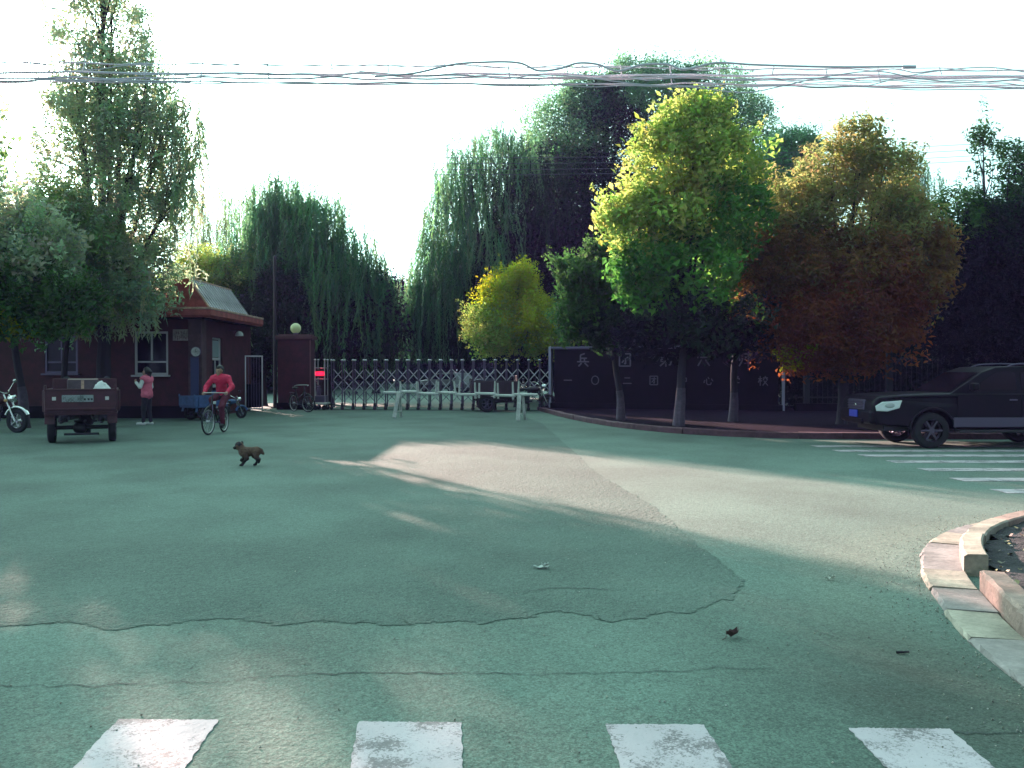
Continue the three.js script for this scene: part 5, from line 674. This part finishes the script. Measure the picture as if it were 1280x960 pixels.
// ------------------------------------------------------------------ people and dog: joints joined into one surface
function surface(bones, k, cell, pad = 0.03) { // bones: [a, b, ra, rb, squash?] -> smooth closed mesh (surface nets)
  const lo = V(1e9, 1e9, 1e9), hi = V(-1e9, -1e9, -1e9);
  for (const [a, b, ra, rb] of bones) { const r = Math.max(ra, rb) + pad; for (const p of [a, b]) { lo.min(p.clone().subScalar(r)); hi.max(p.clone().addScalar(r)); } }
  const n = [0, 1, 2].map((i) => Math.ceil((hi.getComponent(i) - lo.getComponent(i)) / cell) + 2), F = new Float32Array(n[0] * n[1] * n[2]).fill(1);
  const B = bones.map(([a, b, ra, rb]) => [a.x, a.y, a.z, b.x - a.x, b.y - a.y, b.z - a.z, ra, rb - ra, Math.max(1e-9, b.distanceToSquared(a))]);
  const f = (x, y, z) => { let s = 0; for (const q of B) { const px = x - q[0], py = y - q[1], pz = z - q[2], t = Math.min(1, Math.max(0, (px * q[3] + py * q[4] + pz * q[5]) / q[8])), d = Math.hypot(px - q[3] * t, py - q[4] * t, pz - q[5] * t) - q[6] - q[7] * t; s += Math.exp(-Math.min(60, Math.max(-60, d / k))); } return -k * Math.log(s); };
  const id = (i, j, l) => (l * n[1] + j) * n[0] + i;
  for (let l = 0; l < n[2]; l++) for (let j = 0; j < n[1]; j++) for (let i = 0; i < n[0]; i++) F[id(i, j, l)] = f(lo.x + i * cell, lo.y + j * cell, lo.z + l * cell);
  const vid = new Int32Array(F.length).fill(-1), pos = [], idx = [];
  const E = [[0, 1], [2, 3], [4, 5], [6, 7], [0, 2], [1, 3], [4, 6], [5, 7], [0, 4], [1, 5], [2, 6], [3, 7]];
  for (let l = 0; l + 1 < n[2]; l++) for (let j = 0; j + 1 < n[1]; j++) for (let i = 0; i + 1 < n[0]; i++) {
    const v = []; for (let c = 0; c < 8; c++) v.push(F[id(i + (c & 1), j + (c >> 1 & 1), l + (c >> 2))]);
    let m = 0, x = 0, y = 0, z = 0; for (const [a, b] of E) if ((v[a] < 0) !== (v[b] < 0)) { const t = v[a] / (v[a] - v[b]); x += (a & 1) + t * ((b & 1) - (a & 1)); y += (a >> 1 & 1) + t * ((b >> 1 & 1) - (a >> 1 & 1)); z += (a >> 2) + t * ((b >> 2) - (a >> 2)); m++; }
    if (m) { vid[id(i, j, l)] = pos.length / 3; pos.push(lo.x + (i + x / m) * cell, lo.y + (j + y / m) * cell, lo.z + (l + z / m) * cell); }
  }
  for (let l = 1; l + 1 < n[2]; l++) for (let j = 1; j + 1 < n[1]; j++) for (let i = 1; i + 1 < n[0]; i++) for (let ax = 0; ax < 3; ax++) {
    const a = F[id(i, j, l)] < 0, b = F[id(i + (ax === 0), j + (ax === 1), l + (ax === 2))] < 0; if (a === b) continue;
    const o = [[0, 1, 0], [0, 0, 1], [1, 0, 0]][ax], p = [[0, 0, 1], [1, 0, 0], [0, 1, 0]][ax], g = (s, t) => vid[id(i - o[0] * s - p[0] * t, j - o[1] * s - p[1] * t, l - o[2] * s - p[2] * t)];
    const q = [g(1, 1), g(0, 1), g(0, 0), g(1, 0)]; if (q.includes(-1)) continue;
    a ? idx.push(q[0], q[1], q[2], q[0], q[2], q[3]) : idx.push(q[0], q[2], q[1], q[0], q[3], q[2]);
  }
  const g = new THREE.BufferGeometry(); g.setAttribute('position', new THREE.Float32BufferAttribute(pos, 3)); g.setIndex(idx); g.computeVertexNormals(); g.setAttribute('uv', new THREE.Float32BufferAttribute(new Float32Array(pos.length / 3 * 2), 2)); return g;
}
function folds(g, amp = 0.009, fq = 11) { const p = g.attributes.position, n = g.attributes.normal; for (let i = 0; i < p.count; i++) { const x = p.getX(i), y = p.getY(i), z = p.getZ(i), k = amp * (noise.noise(x * fq, y * fq * 1.8, z * fq) + 0.6 * noise.noise(x * fq * 2.3, y * fq * 3.4, z * fq * 2.3)); p.setXYZ(i, x + n.getX(i) * k, y + n.getY(i) * k, z + n.getZ(i) * k); } g.computeVertexNormals(); return g; }
function handBones(wrist, dir, palm, curl, s = 1) { // five fingers from a palm; dir along the hand, palm = way the palm faces
  const side = dir.clone().cross(palm).normalize(), out = [], P = (u, v, w) => wrist.clone().addScaledVector(dir, u * s).addScaledVector(side, v * s).addScaledVector(palm, w * s);
  out.push([P(0, 0, 0), P(0.075, -0.022, 0), 0.02 * s, 0.017 * s], [P(0, 0, 0), P(0.078, 0.022, 0), 0.02 * s, 0.017 * s]);
  [[-0.033, 0.066, 0.0078], [-0.011, 0.078, 0.0085], [0.011, 0.074, 0.0085], [0.033, 0.056, 0.0072]].forEach(([v, l, r]) => { let u = 0.08, w = 0, a = curl * 0.5, p = P(u, v, w); for (const [k, d] of [[0.45, 0], [0.32, 1], [0.23, 1]]) { a += d ? curl * 0.75 : 0; u += Math.cos(a) * l * k * 1.1; w += Math.sin(a) * l * k * 1.1; const q = P(u, v, w); out.push([p, q, r * s, r * 0.9 * s]); p = q; } });
  const t0 = P(0.02, -0.028, 0.005), t1 = P(0.048, -0.052, 0.02), t2 = P(0.072, -0.05, 0.036); out.push([t0, t1, 0.013 * s, 0.010 * s], [t1, t2, 0.010 * s, 0.0082 * s]);
  return out;
}
function headGeo(c, fwd, up, s = 1) { // face with nose, lips, chin, brows, ears
  const r = fwd.clone().cross(up).normalize(), P = (f, u, v) => c.clone().addScaledVector(fwd, f * s).addScaledVector(up, u * s).addScaledVector(r, v * s);
  return surface([[P(-0.025, 0.03, 0), P(-0.01, 0.045, 0), 0.082 * s, 0.078 * s], [P(0.03, -0.02, 0), P(0.035, -0.075, 0), 0.058 * s, 0.04 * s], [P(0.085, 0.0, 0), P(0.105, -0.03, 0), 0.010 * s, 0.014 * s], [P(0.08, -0.058, -0.018), P(0.08, -0.058, 0.018), 0.010 * s, 0.010 * s], [P(0.072, -0.095, 0), P(0.07, -0.09, 0.01), 0.018 * s, 0.016 * s], [P(0.078, 0.022, -0.045), P(0.088, 0.022, -0.012), 0.010 * s, 0.010 * s], [P(0.078, 0.022, 0.045), P(0.088, 0.022, 0.012), 0.010 * s, 0.010 * s], [P(-0.005, 0.01, 0.085), P(-0.01, -0.03, 0.08), 0.014 * s, 0.010 * s], [P(-0.005, 0.01, -0.085), P(-0.01, -0.03, -0.08), 0.014 * s, 0.010 * s], [P(-0.02, -0.04, 0), P(-0.035, -0.15, 0), 0.052 * s, 0.05 * s]], 0.008, 0.006);
}
function person(label, pos, turn, J, wear) { // J: joints in metres, facing local +z
  const t = thing('person', label, 'person', pos, turn), arm = (s, g) => [[J['sh' + s], J['el' + s], 0.048 + g, 0.038 + g], [J['el' + s], J['wr' + s], 0.038 + g, 0.026 + g]], leg = (s, g) => [[J['hip' + s], J['kn' + s], 0.080 + g, 0.055 + g], [J['kn' + s], J['an' + s], 0.053 + g, 0.036 + g]];
  const torso = (g) => [[J.pelvis, J.waist, 0.115 + g, 0.105 + g], [J.waist, J.chest, 0.105 + g, 0.118 + g], [J.hipL, J.hipR, 0.09 + g, 0.09 + g], [J.chest.clone().lerp(J.shL, 0.45), J.chest.clone().lerp(J.shR, 0.45), 0.105 + g, 0.105 + g], [J.shL, J.shR, 0.052 + g, 0.052 + g]];
  const foot = (s, g) => [[J['an' + s].clone().add(V(0, -0.045, -0.03)), J['an' + s].clone().add(J['toe' + s]), 0.036 + g, 0.028 + g]];
  const body = [...torso(0), ...arm('L', 0), ...arm('R', 0), ...leg('L', 0), ...leg('R', 0), ...foot('L', 0), ...foot('R', 0), [J.chest.clone().add(V(0, 0.08, -0.01)), J.head.clone().add(V(0, -0.1, -0.01)), 0.06, 0.05], [J.head.clone().add(V(0, 0.02, -0.01)), J.head.clone().add(V(0, 0.04, 0)), 0.07, 0.07]];
  const gs = [surface(body, 0.018, 0.014), headGeo(J.head, J.face, V(0, 1, 0))];
  for (const s of ['L', 'R']) gs.push(surface(handBones(J['wr' + s], J['hd' + s] ?? J['wr' + s].clone().sub(J['el' + s]).normalize(), J['pm' + s], J.curl ?? 0.9), 0.003, 0.0035, 0.012));
  part('body', gs, M.skin, t);
  for (const w of wear(J, torso, arm, leg, foot)) part(w[0], w[1], w[2], t, w[3]);
  const c = J.head, f = J.face, r = f.clone().cross(V(0, 1, 0)).normalize(), up = V(0, 1, 0), H = (a, b, d) => c.clone().addScaledVector(f, a).addScaledVector(up, b).addScaledVector(r, d);
  for (const p of [H(0.082, 0.008, 0.032), H(0.082, 0.008, -0.032)]) part('eye', ball(0.011, p.x, p.y, p.z), M.black, t);
  return t;
}
const hairBones = (J, long) => { const c = J.head, f = J.face, r = f.clone().cross(V(0, 1, 0)).normalize(), P = (a, b, d) => c.clone().addScaledVector(f, a).addScaledVector(V(0, 1, 0), b).addScaledVector(r, d); const l = [[P(-0.05, 0.04, 0), P(-0.015, 0.075, 0), 0.086, 0.076], [P(-0.05, 0.05, 0.04), P(-0.05, -0.02, 0.055), 0.055, 0.04], [P(-0.05, 0.05, -0.04), P(-0.05, -0.02, -0.055), 0.055, 0.04], [P(0.04, 0.085, 0), P(-0.02, 0.09, 0), 0.035, 0.06], [P(-0.08, 0, 0), P(-0.085, -0.07, 0), 0.055, 0.04]]; if (long) l.push([P(-0.11, 0.03, 0), P(-0.15, 0.0, 0), 0.035, 0.04], [P(-0.15, 0, 0), P(-0.14, -0.16, 0), 0.038, 0.018]); return surface(l, 0.014, 0.008); };
{ // rider in red
  const J = { pelvis: V(0, 0.99, 0.10), waist: V(0, 1.14, 0.14), chest: V(0, 1.36, 0.22), shL: V(0.19, 1.40, 0.22), shR: V(-0.19, 1.40, 0.22), elL: V(0.33, 1.18, 0.32), elR: V(-0.33, 1.18, 0.32), wrL: V(0.29, 1.06, 0.53), wrR: V(-0.29, 1.06, 0.53), hipL: V(0.09, 0.96, 0.11), hipR: V(-0.09, 0.96, 0.11), knL: V(0.12, 0.68, 0.50), knR: V(-0.12, 0.86, 0.50), anL: V(0.125, 0.26, 0.42), anR: V(-0.125, 0.50, 0.31), toeL: V(0, -0.06, 0.15), toeR: V(0, -0.05, 0.15), head: V(-0.02, 1.585, 0.26), face: V(-0.22, -0.06, 0.97).normalize(), pmL: V(-0.1, -0.9, 0.3).normalize(), pmR: V(0.1, -0.9, 0.3).normalize(), hdL: V(-0.05, -0.25, 0.96).normalize(), hdR: V(0.05, -0.25, 0.96).normalize(), curl: 1.35 };
  person('person in a bright red jacket riding a bicycle past the guardhouse', [riderAt.x - 0.03, 0, riderAt.z], RIDER_TURN, J, (J, torso, arm, leg, foot) => [
    ['jacket', folds(surface([...torso(0.024), ...arm('L', 0.024), ...arm('R', 0.024), [J.chest.clone().add(V(0, 0.05, 0)), J.chest.clone().add(V(0, 0.10, 0.01)), 0.085, 0.068]], 0.014, 0.012), 0.014), M.redCloth], ['trousers', folds(surface([[J.hipL, J.hipR, 0.112, 0.112], ...leg('L', 0.02), ...leg('R', 0.02)], 0.016, 0.012)), mat(0.10, 0.012, 0.03, { roughness: 0.9 })], ['shoe', surface(foot('L', 0.014), 0.01, 0.008), M.black], ['shoe', surface(foot('R', 0.014), 0.01, 0.008), M.black], ['hair', hairBones(J, true), M.hair]]);
}
{ // person standing by the guardhouse, seen from the side with one hand raised
  const g = ground(184, 531), J = { pelvis: V(0, 0.92, 0), waist: V(0, 1.06, 0.01), chest: V(0, 1.29, 0), shL: V(0.18, 1.36, 0), shR: V(-0.18, 1.36, 0), elL: V(0.25, 1.12, 0.06), elR: V(-0.25, 1.11, 0.02), wrL: V(0.16, 1.24, 0.24), wrR: V(-0.13, 1.30, 0.20), hipL: V(0.085, 0.88, 0), hipR: V(-0.085, 0.88, 0), knL: V(0.09, 0.48, 0.05), knR: V(-0.09, 0.48, 0.0), anL: V(0.10, 0.085, 0.06), anR: V(-0.10, 0.085, -0.06), toeL: V(0.02, -0.05, 0.17), toeR: V(-0.02, -0.05, 0.17), head: V(0, 1.545, 0.03), face: V(0, -0.1, 1).normalize(), pmL: V(-0.7, 0.2, -0.6).normalize(), pmR: V(0.7, 0.1, -0.6).normalize(), curl: 0.9 };
  person('person in a pink vest and dark trousers standing by the guardhouse window', [g.x, 0, g.z], -1.75, J, (J, torso, arm, leg, foot) => [
    ['vest', folds(surface([...torso(0.03), [J.pelvis, J.waist, 0.15, 0.14]], 0.016, 0.012), 0.012), M.pinkVest], ['sleeve', surface(arm('L', 0.016), 0.01, 0.010), M.whiteCloth], ['sleeve', surface(arm('R', 0.016), 0.01, 0.010), M.whiteCloth], ['scarf', surface([[J.chest.clone().add(V(0.05, 0.1, 0.03)), J.chest.clone().add(V(-0.05, 0.1, 0.03)), 0.07, 0.07]], 0.01, 0.010), M.navyCloth], ['trousers', folds(surface([[J.hipL, J.hipR, 0.105, 0.105], ...leg('L', 0.014), ...leg('R', 0.014)], 0.016, 0.012)), M.navyCloth], ['shoe', surface(foot('L', 0.014), 0.01, 0.008), M.shoe], ['shoe', surface(foot('R', 0.014), 0.01, 0.008), M.shoe], ['hair', hairBones(J, true), M.hair]]);
}
{ // puppy trotting to the left; local +x is forward
  const g = ground(312, 582.5), t = thing('dog', 'small brown puppy with dark muzzle trotting across the road', 'dog', [g.x, 0, g.z], Math.PI - 0.12);
  const b = [[V(0.10, 0.235, 0), V(0.02, 0.24, 0), 0.084, 0.078], [V(0.02, 0.24, 0), V(-0.12, 0.255, 0), 0.074, 0.068], [V(-0.12, 0.255, 0), V(-0.155, 0.245, 0), 0.068, 0.058], [V(0.11, 0.26, 0), V(0.16, 0.31, 0), 0.068, 0.058], // chest, belly, rump, neck
    [V(0.170, 0.335, 0), V(0.188, 0.338, 0), 0.064, 0.058], [V(0.205, 0.318, 0), V(0.255, 0.300, 0), 0.037, 0.026], [V(0.19, 0.368, 0), V(0.2, 0.355, 0), 0.042, 0.038],
    [V(0.11, 0.21, 0.05), V(0.115, 0.135, 0.055), 0.045, 0.030], [V(0.115, 0.135, 0.055), V(0.165, 0.095, 0.055), 0.027, 0.020], [V(0.165, 0.095, 0.055), V(0.13, 0.058, 0.055), 0.019, 0.021],
    [V(0.06, 0.21, -0.05), V(0.02, 0.13, -0.055), 0.045, 0.030], [V(0.02, 0.13, -0.055), V(0.085, 0.060, -0.055), 0.026, 0.020], [V(0.085, 0.060, -0.055), V(0.115, 0.018, -0.055), 0.018, 0.017], [V(0.115, 0.018, -0.055), V(0.140, 0.016, -0.055), 0.019, 0.015],
    [V(-0.10, 0.235, 0.045), V(-0.055, 0.165, 0.055), 0.055, 0.036], [V(-0.055, 0.165, 0.055), V(-0.115, 0.095, 0.055), 0.030, 0.020], [V(-0.115, 0.095, 0.055), V(-0.085, 0.030, 0.055), 0.018, 0.017], [V(-0.085, 0.030, 0.055), V(-0.055, 0.018, 0.055), 0.018, 0.015],
    [V(-0.145, 0.235, -0.045), V(-0.140, 0.155, -0.055), 0.055, 0.036], [V(-0.140, 0.155, -0.055), V(-0.195, 0.120, -0.055), 0.030, 0.020], [V(-0.195, 0.120, -0.055), V(-0.185, 0.065, -0.055), 0.018, 0.018],
    [V(-0.175, 0.285, 0), V(-0.215, 0.265, 0), 0.022, 0.016], [V(-0.215, 0.265, 0), V(-0.235, 0.215, 0), 0.015, 0.013], [V(-0.235, 0.215, 0), V(-0.255, 0.205, 0), 0.013, 0.008]];
  const s = folds(surface(b, 0.009, 0.0055), 0.006, 28), p = plain(s), q = p.attributes.position, c = new Float32Array(q.count * 3);
  for (let i = 0; i < q.count; i++) { const x = q.getX(i), y = q.getY(i), z = q.getZ(i); let k = Math.min(1, Math.max(0, (y - 0.10) / 0.10)); if (x > 0.205) k *= Math.max(0, 1 - (x - 0.205) / 0.02); if (y > 0.352 && Math.abs(z) > 0.03) k *= 0.15; if (x < -0.19) k *= 0.7; const w = 0.75 + 0.5 * fbm(x * 30, y * 30, z * 30, 2) ; c.set([(0.018 + 0.115 * k) * w, (0.013 + 0.06 * k) * w, (0.018 + 0.035 * k) * w], 3 * i); }
  p.setAttribute('color', new THREE.BufferAttribute(c, 3));
  const o = new THREE.Mesh(p, new THREE.MeshStandardMaterial({ vertexColors: true, roughness: 0.95, bumpMap: tGrain, bumpScale: 0.004 })); o.name = 'body'; o.castShadow = o.receiveShadow = true; t.add(o);
  for (const k of [-1, 1]) { part('ear', ball(0.032, 0.155, 0.375, k * 0.058, 0.8, 1.3, 0.5), M.black, t); part('eye', ball(0.009, 0.228, 0.345, k * 0.030), M.black, t); } part('nose', ball(0.014, 0.281, 0.306, 0, 0.8, 0.8, 1.1), M.black, t);
}
renderer.render(scene, camera);
